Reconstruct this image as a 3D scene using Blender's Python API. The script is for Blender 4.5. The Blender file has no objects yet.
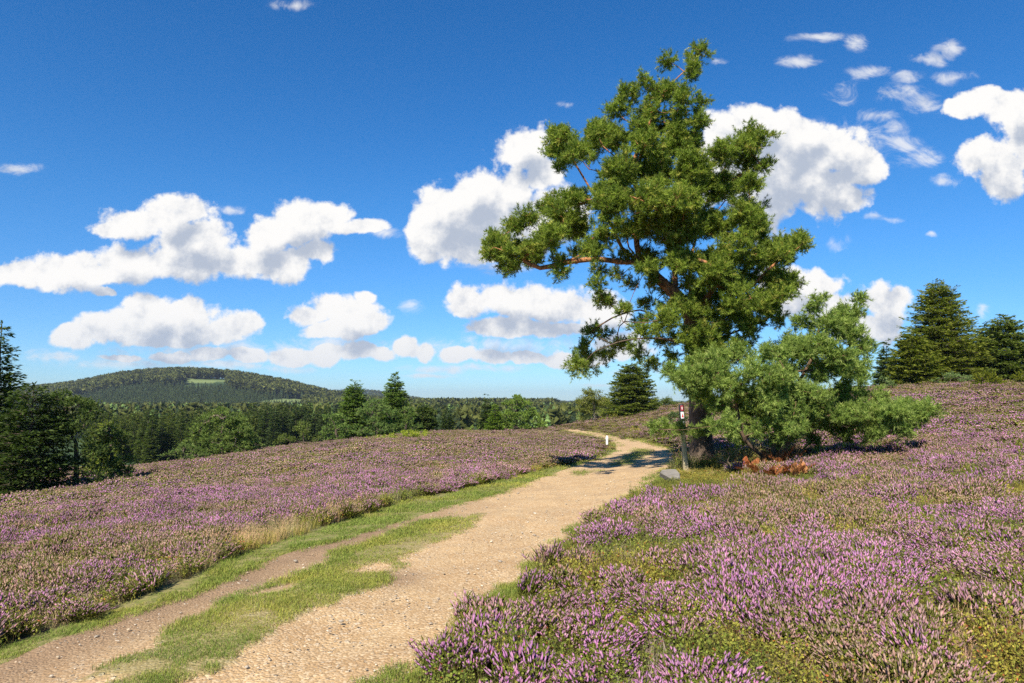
import bpy, math, random
import numpy as np
from mathutils import Vector
R = math.radians
rng = np.random.default_rng(7)
random.seed(7)
sc = bpy.context.scene
COL = sc.collection
W, H, F = 1024.0, 683.0, 683.0
CAMZ = 2.0
PITCH = math.atan((400 - 341.5) / F)
SUN_AZ = np.array([-0.36, -0.93]); SUN_AZ = SUN_AZ / np.linalg.norm(SUN_AZ)
SUN_EL = R(45)

# ------------------------------------------------------------------ helpers
def ray(u, v):
    t = (341.5 - v) / F
    y = math.cos(PITCH) - t * math.sin(PITCH)
    z = math.sin(PITCH) + t * math.cos(PITCH)
    return np.array([(u - 512) / F / y, 1.0, z / y])      # per metre of forward distance

def P(u, v, Y):
    return ray(u, v) * Y + np.array([0, 0, CAMZ])

def tag(o, label=None, cat=None, group=None, kind=None):
    if label: o['label'] = label
    if cat: o['category'] = cat
    if group: o['group'] = group
    if kind: o['kind'] = kind
    return o

def mesh(name, verts, faces, mat=None, parent=None, col=None, attrs=None, smooth=False, link=True, mats=None, midx=None):
    """faces: list of arrays/lists; either (n,3) or (n,4) numpy array, or a list of tuples"""
    me = bpy.data.meshes.new(name)
    verts = np.asarray(verts, dtype=np.float32)
    if isinstance(faces, np.ndarray):
        n, k = faces.shape
        me.vertices.add(len(verts)); me.vertices.foreach_set('co', verts.ravel())
        me.loops.add(n * k); me.loops.foreach_set('vertex_index', faces.astype(np.int32).ravel())
        me.polygons.add(n); me.polygons.foreach_set('loop_start', np.arange(0, n * k, k, dtype=np.int32))
        me.update(calc_edges=True)
    else:
        me.from_pydata([tuple(map(float, v)) for v in verts], [], [tuple(int(i) for i in f) for f in faces])
        me.update()
    if smooth:
        me.polygons.foreach_set('use_smooth', np.ones(len(me.polygons), dtype=bool))
    if col is not None:
        a = me.attributes.new('Col', 'FLOAT_COLOR', 'POINT')
        c = np.ones((len(verts), 4), dtype=np.float32); c[:, :3] = col
        a.data.foreach_set('color', c.ravel())
    for k, arr in (attrs or {}).items():
        arr = np.asarray(arr, dtype=np.float32)
        if arr.ndim == 1:
            a = me.attributes.new(k, 'FLOAT', 'POINT'); a.data.foreach_set('value', arr)
        else:
            a = me.attributes.new(k, 'FLOAT_VECTOR', 'POINT'); a.data.foreach_set('vector', arr.ravel())
    if mats:
        for m in mats: me.materials.append(m)
        me.polygons.foreach_set('material_index', np.asarray(midx, dtype=np.int32))
    elif mat: me.materials.append(mat)
    me.validate()
    o = bpy.data.objects.new(name, me)
    if link: COL.objects.link(o)
    if parent is not None: o.parent = parent
    return o

def empty(name, loc):
    o = bpy.data.objects.new(name, None); COL.objects.link(o); o.location = tuple(map(float, loc))
    o.empty_display_size = 0.3
    return o

# ------------------------------------------------------------------ materials
def new_mat(name):
    m = bpy.data.materials.new(name); m.use_nodes = True
    nt = m.node_tree; nt.nodes.clear()
    return m, nt

def N(nt, t, **kw):
    n = nt.nodes.new(t)
    for k, v in kw.items():
        if k == 'ins':
            for i, val in v.items():
                if hasattr(val, 'is_linked') or isinstance(val, bpy.types.NodeSocket): nt.links.new(val, n.inputs[i])
                else: n.inputs[i].default_value = val
        else: setattr(n, k, v)
    return n

def math_(nt, op, a, b=None, c=None, clamp=False):
    n = nt.nodes.new('ShaderNodeMath'); n.operation = op; n.use_clamp = clamp
    for i, x in enumerate((a, b, c)):
        if x is None: continue
        if isinstance(x, bpy.types.NodeSocket): nt.links.new(x, n.inputs[i])
        else: n.inputs[i].default_value = x
    return n.outputs[0]

def vmath(nt, op, a, b=None, c=None, out=0):
    n = nt.nodes.new('ShaderNodeVectorMath'); n.operation = op
    for i, x in enumerate((a, b, c)):
        if x is None: continue
        if isinstance(x, bpy.types.NodeSocket): nt.links.new(x, n.inputs[i])
        else: n.inputs[i].default_value = x
    return n.outputs[out]

def mixc(nt, f, a, b, blend='MIX'):
    n = nt.nodes.new('ShaderNodeMix'); n.data_type = 'RGBA'; n.blend_type = blend
    for s, x in ((0, f), (6, a), (7, b)):
        if isinstance(x, bpy.types.NodeSocket): nt.links.new(x, n.inputs[s])
        else: n.inputs[s].default_value = x if s == 0 else (*x, 1.0)[:4]
    return n.outputs[2]

def smooth(nt, x, a, b):
    n = nt.nodes.new('ShaderNodeMapRange'); n.interpolation_type = 'SMOOTHSTEP'
    nt.links.new(x, n.inputs[0]); n.inputs[1].default_value = a; n.inputs[2].default_value = b
    return n.outputs[0]

def noise(nt, vec, scale, detail=4, rough=0.55, out=0, dist=0.0):
    n = nt.nodes.new('ShaderNodeTexNoise'); n.inputs['Scale'].default_value = scale
    n.inputs['Detail'].default_value = detail; n.inputs['Roughness'].default_value = rough
    n.inputs['Distortion'].default_value = dist
    if vec is not None: nt.links.new(vec, n.inputs['Vector'])
    return n.outputs[out]

def foliage_mat(name, trans=0.3, rough=0.6, spec=0.12, tcol=(0.9, 1.15, 0.45)):
    m, nt = new_mat(name)
    at = N(nt, 'ShaderNodeAttribute', attribute_name='Col')
    p = N(nt, 'ShaderNodeBsdfPrincipled', ins={'Base Color': at.outputs['Color'], 'Roughness': rough, 'Specular IOR Level': spec})
    tc = mixc(nt, 1.0, at.outputs['Color'], tcol, 'MULTIPLY')
    t = N(nt, 'ShaderNodeBsdfTranslucent', ins={0: tc})
    mx = N(nt, 'ShaderNodeMixShader', ins={0: trans, 1: p.outputs[0], 2: t.outputs[0]})
    o = N(nt, 'ShaderNodeOutputMaterial', ins={0: mx.outputs[0]})
    return m

def plant_mat(name, kind):
    """for scattered plants: per-plant variation comes from the point attribute 'tint'"""
    m, nt = new_mat(name)
    at = N(nt, 'ShaderNodeAttribute', attribute_name='Col')
    ti = N(nt, 'ShaderNodeAttribute', attribute_name='tint', attribute_type='INSTANCER')
    col = at.outputs['Color']
    sep = N(nt, 'ShaderNodeSeparateXYZ', ins={0: ti.outputs['Vector']})
    if kind == 'heather':
        fl = N(nt, 'ShaderNodeAttribute', attribute_name='fl').outputs['Fac']
        # faded bell colour -> full bloom
        fade = mixc(nt, sep.outputs[1], (0.42, 0.26, 0.20), (0.50, 0.22, 0.40))
        fcol = mixc(nt, 1.0, col, fade, 'MULTIPLY')
        gcol = mixc(nt, 1.0, col, mixc(nt, sep.outputs[0], (0.95, 0.8, 0.62), (1.2, 1.25, 0.5)), 'MULTIPLY')
        col = mixc(nt, fl, gcol, fcol)
    elif kind == 'tint':
        col = mixc(nt, sep.outputs[1], mixc(nt, 1.0, col, (1.7, 1.3, 1.3), 'MULTIPLY'), col)
    v = N(nt, 'ShaderNodeHueSaturation', ins={'Color': col, 'Value': sep.outputs[2]})
    p = N(nt, 'ShaderNodeBsdfPrincipled', ins={'Base Color': v.outputs[0], 'Roughness': 0.7, 'Specular IOR Level': 0.15})
    t = N(nt, 'ShaderNodeBsdfTranslucent', ins={0: v.outputs[0]})
    mx = N(nt, 'ShaderNodeMixShader', ins={0: 0.3, 1: p.outputs[0], 2: t.outputs[0]})
    N(nt, 'ShaderNodeOutputMaterial', ins={0: mx.outputs[0]})
    return m

def bark_mat(name, low, high, z0, z1, scale=9.0):
    m, nt = new_mat(name)
    g = N(nt, 'ShaderNodeTexCoord')
    sp = N(nt, 'ShaderNodeSeparateXYZ', ins={0: g.outputs['Object']})
    st = vmath(nt, 'MULTIPLY', g.outputs['Object'], (1, 1, 0.35))
    n1 = noise(nt, st, scale, 5, 0.65); n2 = noise(nt, st, scale * 5, 4, 0.6)
    f = smooth(nt, math_(nt, 'ADD', sp.outputs[2], math_(nt, 'MULTIPLY', n1, 1.2)), z0, z1)
    c = mixc(nt, f, low, high)
    c = mixc(nt, math_(nt, 'MULTIPLY', smooth(nt, n1, 0.42, 0.62), 0.75), c, tuple(x * 0.42 for x in low))
    b = N(nt, 'ShaderNodeBump', ins={'Strength': 0.9, 'Distance': 0.03, 'Height': math_(nt, 'ADD', n1, math_(nt, 'MULTIPLY', n2, 0.4))})
    p = N(nt, 'ShaderNodeBsdfPrincipled', ins={'Base Color': c, 'Roughness': 0.9, 'Specular IOR Level': 0.1, 'Normal': b.outputs[0]})
    N(nt, 'ShaderNodeOutputMaterial', ins={0: p.outputs[0]})
    return m

def rough_mat(name, c1, c2, scale, bump=0.5, dist=0.02, rough=0.85, stretch=(1, 1, 1), c3=None):
    m, nt = new_mat(name)
    g = N(nt, 'ShaderNodeTexCoord')
    v = vmath(nt, 'MULTIPLY', g.outputs['Object'], stretch)
    n1 = noise(nt, v, scale, 6, 0.65); n2 = noise(nt, v, scale * 4.3, 5, 0.6)
    c = mixc(nt, smooth(nt, n1, 0.35, 0.65), c1, c2)
    if c3: c = mixc(nt, smooth(nt, n2, 0.52, 0.62), c, c3)
    b = N(nt, 'ShaderNodeBump', ins={'Strength': bump, 'Distance': dist, 'Height': math_(nt, 'ADD', n1, n2)})
    p = N(nt, 'ShaderNodeBsdfPrincipled', ins={'Base Color': c, 'Roughness': rough, 'Specular IOR Level': 0.2, 'Normal': b.outputs[0]})
    N(nt, 'ShaderNodeOutputMaterial', ins={0: p.outputs[0]})
    return m

M = {}
M['needle'] = foliage_mat('pine_needles', 0.38)
M['leaf'] = foliage_mat('broad_leaves', 0.35)
M['bracken'] = foliage_mat('dry_bracken', 0.25, tcol=(1.1, 0.9, 0.6))
M['heather'] = plant_mat('heather_sprigs', 'heather')
M['grass'] = plant_mat('grass_blades', 'tint')
M['bark'] = bark_mat('scots_pine_bark', (0.13, 0.095, 0.07), (0.42, 0.19, 0.085), 4.2, 6.6)
M['bark_young'] = bark_mat('young_pine_bark', (0.12, 0.09, 0.065), (0.20, 0.12, 0.07), 0.8, 2.5, 14)
M['bark_dark'] = bark_mat('spruce_bark', (0.11, 0.085, 0.065), (0.13, 0.10, 0.075), 1, 4, 6)
M['bark_pale'] = bark_mat('pale_bark', (0.30, 0.26, 0.19), (0.24, 0.2, 0.15), 1, 4, 6)

# ------------------------------------------------------------------ terrain
Ys = [2.2, 5, 10, 20, 35, 60, 80, 110, 160, 250, 420]
TAB = {
 -500: [-.10, -.35, -.9, -2.2, -4.0, -5.6, -6.8, -9, -12, -15, -17],
 -250: [-.05, -.28, -.75, -1.9, -3.5, -5.2, -6.5, -8.5, -12, -15, -17],
 0:    [.0, -.14, -.52, -1.5, -2.85, -4.7, -6.2, -8.5, -12, -15, -17],
 130:  [.0, -.08, -.38, -1.15, -2.2, -4.1, -6.2, -9, -12, -15, -17],
 260:  [.0, -.02, -.25, -.8, -1.55, -2.7, -4.2, -8, -12, -15, -17],
 430:  [.0, 0, -.15, -.5, -.95, -1.5, -2.0, -4.6, -10, -15, -17],
 580:  [.0, 0, -.1, -.33, -.75, -1.2, -1.35, -2.2, -8, -15, -17],
 640:  [.0, 0, -.02, -.15, -.5, -.6, -.2, -.1, -6, -14, -17],
 690:  [.0, .02, .04, -.02, -.25, .45, .95, 1.0, -4, -13, -17],
 780:  [.0, .05, .1, .15, .45, 1.7, 2.4, 2.4, -2, -12, -17],
 900:  [.02, .1, .22, .5, 1.3, 3.0, 3.4, 3.0, 0, -10, -17],
 1024: [.05, .15, .35, .8, 1.9, 3.4, 3.7, 3.5, 1, -8, -17],
 1300: [.1, .3, .6, 1.4, 2.7, 4.3, 4.8, 4.5, 2, -6, -17],
 1700: [.1, .3, .7, 1.6, 3.0, 4.6, 5.0, 4.6, 2, -6, -17],
}
_us = sorted(TAB); _ph = np.array([math.atan((u - 512) / F) for u in _us])
_pts = np.array([(p * 3.0, math.log(y)) for p in _ph for y in Ys]); _zz = np.array([z for u in _us for z in TAB[u]])
def _k(r2): return np.where(r2 > 1e-12, 0.5 * r2 * np.log(np.maximum(r2, 1e-12)), 0)
def _solve():
    n = len(_pts); d2 = ((_pts[:, None] - _pts[None]) ** 2).sum(-1)
    A = np.zeros((n + 3, n + 3)); A[:n, :n] = _k(d2) + np.eye(n) * 0.003
    A[:n, n] = 1; A[:n, n + 1:] = _pts; A[n, :n] = 1; A[n + 1:, :n] = _pts.T
    return np.linalg.solve(A, np.concatenate([_zz, [0, 0, 0]]))
_w = _solve()
_gp = np.linspace(_ph[0], _ph[-1], 160); _gl = np.linspace(math.log(2.2), math.log(420), 260)
def _grid():
    A, B = np.meshgrid(_gp * 3.0, _gl, indexing='ij'); q = np.stack([A.ravel(), B.ravel()], 1)
    out = np.empty(len(q))
    for i in range(0, len(q), 8000):
        d2 = ((q[i:i + 8000, None] - _pts[None]) ** 2).sum(-1)
        out[i:i + 8000] = _k(d2) @ _w[:-3] + _w[-3] + q[i:i + 8000] @ _w[-2:]
    return out.reshape(A.shape)
_G = _grid()

def itab(x, tab):
    xs = np.array([t[0] for t in tab], float); ys = np.array([t[1] for t in tab], float)
    return np.interp(x, xs, ys)

def vnoise(x, y, s, seed=0):
    """cheap smooth value noise in numpy"""
    x = np.asarray(x, float) / s; y = np.asarray(y, float) / s
    xi = np.floor(x).astype(np.int64); yi = np.floor(y).astype(np.int64)
    fx = x - xi; fy = y - yi; fx = fx * fx * (3 - 2 * fx); fy = fy * fy * (3 - 2 * fy)
    def h(a, b):
        n = (a * 374761393 + b * 668265263 + seed * 974711) & 0xffffffff
        n = ((n ^ (n >> 13)) * 1274126177) & 0xffffffff
        return ((n ^ (n >> 16)) & 0xffff) / 65535.0
    return (h(xi, yi) * (1 - fx) + h(xi + 1, yi) * fx) * (1 - fy) + (h(xi, yi + 1) * (1 - fx) + h(xi + 1, yi + 1) * fx) * fy
def fnoise(x, y, s, seed=0):
    return (vnoise(x, y, s, seed) * 0.55 + vnoise(x, y, s / 2.1, seed + 1) * 0.28 + vnoise(x, y, s / 4.3, seed + 2) * 0.17)

HILL1 = [(-400, 404), (-150, 402), (-60, 398), (0, 393), (40, 388), (75, 384), (120, 375), (150, 371.5), (185, 370.5), (230, 373), (280, 381), (330, 393), (370, 399), (430, 403), (520, 406)]
HILL2 = [(240, 404), (300, 399), (335, 391), (350, 389.5), (375, 391), (400, 395.5), (430, 400), (470, 404)]
HILL3 = [(415, 403), (430, 401.5), (442, 400), (452, 400.3), (462, 401.2), (480, 403)]
def far_h(x, y):
    yy = np.maximum(y, 1.0); u = 512 + F * x / yy
    z = np.full(x.shape, -17.0)
    for tab, Y, hw, tree in ((HILL1, 1500., 620., 14), (HILL2, 3200., 900., 9), (HILL3, 8000., 1500., 0)):
        v = itab(u, tab); zt = CAMZ + Y * (400 - v) / F - tree + 17.0
        zt = np.maximum(zt, 0)
        t = np.clip(np.abs(yy - Y) / hw, 0, 1); z = z + zt * (0.5 + 0.5 * np.cos(math.pi * t)) * (y > 100)
    return z
def hz(x, y):
    x = np.asarray(x, float); y = np.asarray(y, float)
    r = np.hypot(x, y); ph0 = np.arctan2(x, y); ph = np.clip(ph0, _ph[0], _ph[-1])
    ye = np.clip(r * np.cos(ph), 2.2, 420)
    a = (ph - _gp[0]) / (_gp[1] - _gp[0]); b = (np.log(ye) - _gl[0]) / (_gl[1] - _gl[0])
    ai = np.clip(a.astype(int), 0, len(_gp) - 2); bi = np.clip(b.astype(int), 0, len(_gl) - 2)
    fa = a - ai; fb = b - bi
    z = (_G[ai, bi] * (1 - fa) + _G[ai + 1, bi] * fa) * (1 - fb) + (_G[ai, bi + 1] * (1 - fa) + _G[ai + 1, bi + 1] * fa) * fb
    z = z * np.clip(r / 2.2, 0, 1)
    bk = np.clip((np.abs(ph0) - R(75)) / R(60), 0, 1); bk = bk * bk * (3 - 2 * bk)
    z = z * (1 - bk * np.clip(1.2 - r / 400, 0, 1))
    far = np.clip((y - 420) / 100, 0, 1)
    fz = far_h(x, y)
    z = np.where(y > 420, fz, z)
    z = z + (fnoise(x, y, 1.7, 3) - .5) * 0.10 * np.clip((r - 2) / 6, 0, 1) * (r < 150) + (fnoise(x, y, 9, 5) - .5) * 0.25 * np.clip((r - 10) / 20, 0, 1) * (r < 300)
    return z
def hz1(x, y): return float(hz(np.array([x]), np.array([y]))[0])

def onground(u, v):
    """world point where the view ray of a pixel meets the ground"""
    d = ray(u, v); ys = np.exp(np.linspace(math.log(2.5), math.log(400), 3000))
    z = CAMZ + ys * d[2]; g = hz(ys * d[0], ys)
    k = np.argmax(z <= g) if (z <= g).any() else len(ys) - 1
    return np.array([ys[k] * d[0], ys[k], g[k]])

def poly(pix): return np.array([onground(u, v)[:2] for u, v in pix])
def inpoly(x, y, pg):
    c = np.zeros(x.shape, bool); n = len(pg); j = n - 1
    for i in range(n):
        xi, yi = pg[i]; xj, yj = pg[j]
        if yi != yj:
            c ^= ((yi > y) != (yj > y)) & (x < (xj - xi) * (y - yi) / (yj - yi) + xi)
        j = i
    return c
def resample(pl, n):
    d = np.concatenate([[0], np.cumsum(np.hypot(*np.diff(pl, axis=0).T))]); t = np.linspace(0, d[-1], n)
    return np.stack([np.interp(t, d, pl[:, 0]), np.interp(t, d, pl[:, 1])], 1)
def smoothpl(pl, n=200, it=6):
    q = resample(pl, n)
    for _ in range(it): q[1:-1] = (q[:-2] + 2 * q[1:-1] + q[2:]) / 4
    return q

# path edges traced on the ground (image points -> ground points)
PR = [(396, 683), (438, 650), (480, 615), (520, 582), (556, 553), (588, 524), (616, 506), (640, 492), (664, 472), (680, 462), (682, 455), (668, 448.5), (646, 442), (618, 436.5), (592, 432), (578, 429.6)]
PL = [(2, 664), (67, 636), (148, 607), (207, 588), (259, 563), (300, 549), (348, 537), (411, 518.5), (456, 504), (493, 495), (530, 482), (572, 467), (596, 460), (616, 451), (617, 444), (604, 438.5), (588, 434), (570, 431), (562, 429.5)]
VL = [(-10, 652), (48, 634), (108, 612), (160, 590), (215, 566), (262, 547), (300, 535), (374, 512), (411, 499), (485, 484), (560, 466), (592, 459), (612, 450), (613, 444.5), (600, 439.5), (584, 435), (565, 431.5), (556, 430)]
STR = [(60, 690), (93, 678), (148, 651), (207, 613), (259, 588), (318, 566), (360, 545), (420, 522), (474, 512), (488, 514), (463, 530), (428, 548), (400, 562), (374, 590), (340, 602), (300, 618), (259, 640), (225, 660), (196, 676), (180, 690)]
STR2 = [(612, 466), (622, 459), (634, 453), (640, 449), (650, 449.5), (648, 453), (640, 459), (628, 466)]
STR3 = [(570, 474), (600, 469), (612, 466.5), (606, 470), (580, 476)]
pr = poly(PR); pl_ = poly(PL); vl = poly(VL)
def extend(p, d, L):
    return np.concatenate([[p[0] + np.array(d) * L], p])
pr = extend(extend(pr, (-.28, -.96), 4), (-.2, -.98), 8); pl_ = extend(extend(pl_, (-.24, -.97), 4), (-.2, -.98), 8); vl = extend(extend(vl, (-.24, -.97), 4), (-.2, -.98), 8)
prs = smoothpl(pr, 260, 3); pls = smoothpl(pl_, 260, 3); vls = smoothpl(vl, 260, 2)
PATHPG = np.concatenate([pls, prs[::-1]]); VERGEPG = np.concatenate([vls, prs[::-1]])
strip = np.concatenate([poly(STR)]); s0 = strip[0]; s1 = strip[-1]
strip = np.concatenate([[s0 + np.array([-2.2, -9.])], strip, [s1 + np.array([-2.2, -9.])]])
strip2 = poly(STR2); strip3 = poly(STR3)

def dist_pl(x, y, pl):
    out = np.full(x.shape, 1e9)
    for i in range(0, len(pl) - 1):
        a = pl[i]; b = pl[i + 1]; ab = b - a; L = (ab ** 2).sum() + 1e-9
        t = np.clip(((x - a[0]) * ab[0] + (y - a[1]) * ab[1]) / L, 0, 1)
        out = np.minimum(out, np.hypot(x - a[0] - t * ab[0], y - a[1] - t * ab[1]))
    return out
def grassy(x, y):
    """how grassy the track is at a point (0..1), for soil colour and tufts"""
    g = np.zeros(x.shape)
    sx = x + (fnoise(x, y, .5, 21) - .5) * .5; sy = y + (fnoise(x, y, .5, 25) - .5) * .8
    for pg in (strip, strip2, strip3): g = np.maximum(g, inpoly(sx, sy, pg).astype(float))
    return g * (fnoise(x, y, .9, 31) > 0.36)

# ground sheet (polar fan, dense close by)
def polar_rows(r0, r1, k, smin):
    r = [r0]
    while r[-1] < r1: r.append(r[-1] + max(smin, r[-1] * k))
    return np.array(r)
def build_ground():
    rr = polar_rows(0.4, 16000, 0.022, 0.10)
    aa = np.concatenate([np.linspace(-60, 60, 420), np.linspace(60, 300, 120)[1:-1]]); aa = np.radians(aa)
    A, RR = np.meshgrid(aa, rr); x = RR * np.sin(A); y = RR * np.cos(A); z = hz(x, y)
    near = (RR < 130)
    cut = np.zeros(x.shape); m = near & (np.abs(A) < R(89))
    ins = inpoly(x, y, PATHPG); cut[ins] = 1
    z = z - 0.07 * cut
    V = np.concatenate([[[0, 0, hz1(0, .01)]], np.stack([x.ravel(), y.ravel(), z.ravel()], 1)])
    nr, na = x.shape
    i = np.arange(nr - 1)[:, None]; j = np.arange(na)[None]; j2 = (j + 1) % na
    f = np.stack(np.broadcast_arrays(1 + i * na + j, 1 + i * na + j2, 1 + (i + 1) * na + j2, 1 + (i + 1) * na + j), -1).reshape(-1, 4)
    m, nt = new_mat('heath_soil_and_turf')
    g = N(nt, 'ShaderNodeNewGeometry'); pos = g.outputs['Position']
    n1 = noise(nt, pos, 0.6, 6, .6); n2 = noise(nt, pos, 7, 5, .6); n3 = noise(nt, pos, 0.012, 4, .5)
    near_c = mixc(nt, smooth(nt, n2, .4, .6), (0.10, 0.08, 0.05), (0.14, 0.145, 0.05))
    near_c = mixc(nt, math_(nt, 'MULTIPLY', smooth(nt, n1, .5, .65), .5), near_c, (0.12, 0.09, 0.055))
    verge = N(nt, 'ShaderNodeAttribute', attribute_name='verge').outputs['Fac']
    vcol = mixc(nt, smooth(nt, n2, .38, .62), (0.15, 0.16, 0.045), (0.25, 0.21, 0.09))
    near_c = mixc(nt, verge, near_c, vcol)
    far_c = mixc(nt, smooth(nt, n3, .4, .6), (0.030, 0.052, 0.022), (0.055, 0.085, 0.03))
    mead = N(nt, 'ShaderNodeAttribute', attribute_name='meadow').outputs['Fac']
    far_c = mixc(nt, mead, far_c, (0.16, 0.20, 0.07))
    ln = vmath(nt, 'LENGTH', pos, out=1)
    c = mixc(nt, smooth(nt, ln, 95, 150), near_c, far_c)
    b = N(nt, 'ShaderNodeBump', ins={'Strength': 0.8, 'Distance': 0.05, 'Height': n2})
    p = N(nt, 'ShaderNodeBsdfPrincipled', ins={'Base Color': c, 'Roughness': 0.95, 'Specular IOR Level': 0.1, 'Normal': b.outputs[0]})
    N(nt, 'ShaderNodeOutputMaterial', ins={0: p.outputs[0]})
    xf, yf = V[:, 0], V[:, 1]
    vg = inpoly(xf, yf, VERGEPG).astype(float)
    dr = np.zeros(len(V)); nn = (np.hypot(xf, yf) < 130); dr[nn] = np.clip(1.3 - dist_pl(xf[nn], yf[nn], prs) / .35, 0, 1)
    vg = np.clip(np.maximum(vg, dr), 0, 1)
    uu = 512 + F * xf / np.maximum(yf, 1)
    mead = MEADOW(xf, yf)
    o = mesh('ground', V, f, m, attrs={'verge': vg, 'meadow': mead}, smooth=True)
    return tag(o, 'rolling heath ground falling away to a wooded valley and hills', 'ground', kind='structure')
def MEADOW(x, y):
    u = 512 + F * x / np.maximum(y, 1); far = y > 700
    vv = 400 - (hz(x, y) - CAMZ) / np.maximum(y, 1) * F
    a = far & (u > 184) & (u < 230) & (vv < 380.2 + 2.6 * np.clip(1 - ((u - 203) / 24) ** 2, 0, 1) + .8 * fnoise(x, y, 40, 3)) & (vv > 379.6 + .05 * (u - 203)) & (y < 1500)
    b = far & (u > 258) & (u < 324) & (vv > 399.0 + 3 * ((u - 292) / 32) ** 2) & (vv < 406) & (y < 1500)
    return (a | b).astype(float)
build_ground()

# the track: gravel sheet a little above the lowered ground
def build_path():
    # pair the edges so the cross sections stay square to the track
    n = 900; m = 44
    mid = []
    L = smoothpl(pl_, 1400, 3); Rr = smoothpl(pr, 1400, 3)
    A = resample(L, n); 
    # monotone matching of the right edge
    B = []; k = 0
    for i in range(n):
        t = i / (n - 1); lo = max(k, int(t * 1400) - 160); hi = min(1400, int(t * 1400) + 160)
        lo = min(lo, hi - 1)
        d = np.hypot(Rr[lo:hi, 0] - A[i, 0], Rr[lo:hi, 1] - A[i, 1]); kk = lo + int(np.argmin(d)); k = max(k, kk)
        B.append(Rr[min(k, 1399)])
    B = np.array(B)
    for _ in range(25): B[1:-1] = (B[:-2] + 2 * B[1:-1] + B[2:]) / 4
    T = np.linspace(-0.04, 1.04, m)
    x = A[:, 0][:, None] * (1 - T) + B[:, 0][:, None] * T; y = A[:, 1][:, None] * (1 - T) + B[:, 1][:, None] * T
    g = grassy(x, y)
    edge = np.clip(np.minimum(T - (-.04), 1.04 - T) / .05, 0, 1)[None]
    bumps = (fnoise(x, y, .35, 41) - .5) * .035 + (fnoise(x, y, 1.5, 44) - .5) * .07
    z = hz(x, y) + .004 + bumps * edge * .6 + g * .02 - 0.05 * (1 - edge)
    rut = np.exp(-((T - .18) / .09) ** 2)[None] + np.exp(-((T - .74) / .12) ** 2)[None]
    z = z - .03 * rut * edge
    V = np.stack([x.ravel(), y.ravel(), z.ravel()], 1)
    i = np.arange(n - 1)[:, None]; j = np.arange(m - 1)[None]
    f = np.stack(np.broadcast_arrays(i * m + j, i * m + j + 1, (i + 1) * m + j + 1, (i + 1) * m + j), -1).reshape(-1, 4)
    # worn brown soil on the left rut and in a hollow on the right of the grass strip
    yy = y; brown = np.clip(1.25 - (T[None] * 1.0) / .30, 0, 1) * np.clip((17 - y) / 5, 0.0, 1)
    hol = onground(398, 578)[:2]; brown = np.maximum(brown, .9 * np.exp(-((x - hol[0]) ** 2 + ((y - hol[1]) / 1.4) ** 2) / .35 ** 2))
    hol = onground(318, 556)[:2]; brown = np.maximum(brown, .9 * np.exp(-((x - hol[0]) ** 2 + ((y - hol[1]) / 1.4) ** 2) / .4 ** 2))
    mt, nt = new_mat('gravel_track')
    geo = N(nt, 'ShaderNodeNewGeometry'); pos = geo.outputs['Position']
    v1 = N(nt, 'ShaderNodeTexVoronoi', ins={'Vector': pos, 'Scale': 42.0, 'Randomness': 1.0})
    v2 = N(nt, 'ShaderNodeTexVoronoi', ins={'Vector': pos, 'Scale': 16.0, 'Randomness': 1.0})
    n1 = noise(nt, pos, 1.3, 6, .6); n2 = noise(nt, pos, 55, 5, .7); n0 = noise(nt, vmath(nt, 'MULTIPLY', pos, (1, .35, 1)), 3.2, 5, .6)
    c = mixc(nt, smooth(nt, n1, .36, .64), (0.35, 0.215, 0.098), (0.44, 0.29, 0.14))
    c = mixc(nt, math_(nt, 'MULTIPLY', smooth(nt, n0, .5, .68), .6), c, (0.33, 0.225, 0.12))
    sepc = N(nt, 'ShaderNodeSeparateColor', ins={0: v1.outputs['Color']})
    c = mixc(nt, math_(nt, 'MULTIPLY', smooth(nt, sepc.outputs[0], .55, .9), .5), c, (0.66, 0.53, 0.35))
    c = mixc(nt, math_(nt, 'MULTIPLY', smooth(nt, sepc.outputs[1], .7, .95), .55), c, (0.22, 0.15, 0.085))
    sp2 = N(nt, 'ShaderNodeSeparateColor', ins={0: v2.outputs['Color']})
    stone = math_(nt, 'MULTIPLY', smooth(nt, sp2.outputs[2], .80, .86), math_(nt, 'SUBTRACT', 1.0, smooth(nt, v2.outputs['Distance'], .28, .40)))
    c = mixc(nt, math_(nt, 'MULTIPLY', stone, .6), c, (0.60, 0.50, 0.36))
    c = mixc(nt, math_(nt, 'MULTIPLY', smooth(nt, n2, .35, .65), .25), c, (0.62, 0.45, 0.26))
    ba = N(nt, 'ShaderNodeAttribute', attribute_name='brown').outputs['Fac']
    bc = mixc(nt, smooth(nt, n2, .4, .62), (0.18, 0.115, 0.065), (0.30, 0.20, 0.12))
    c = mixc(nt, math_(nt, 'MULTIPLY', ba, math_(nt, 'ADD', .55, math_(nt, 'MULTIPLY', n1, .7)), clamp=True), c, bc)
    ga = N(nt, 'ShaderNodeAttribute', attribute_name='grassy').outputs['Fac']
    c = mixc(nt, math_(nt, 'MULTIPLY', ga, .55), c, mixc(nt, smooth(nt, n2, .4, .6), (0.11, 0.14, 0.03), (0.20, 0.19, 0.07)))
    hh = math_(nt, 'ADD', math_(nt, 'MULTIPLY', n2, .5), math_(nt, 'ADD', math_(nt, 'SUBTRACT', .5, math_(nt, 'MULTIPLY', v1.outputs['Distance'], .8)), math_(nt, 'MULTIPLY', stone, .8)))
    b = N(nt, 'ShaderNodeBump', ins={'Strength': 0.9, 'Distance': 0.016, 'Height': hh})
    p = N(nt, 'ShaderNodeBsdfPrincipled', ins={'Base Color': c, 'Roughness': 0.95, 'Specular IOR Level': 0.15, 'Normal': b.outputs[0]})
    N(nt, 'ShaderNodeOutputMaterial', ins={0: p.outputs[0]})
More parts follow.
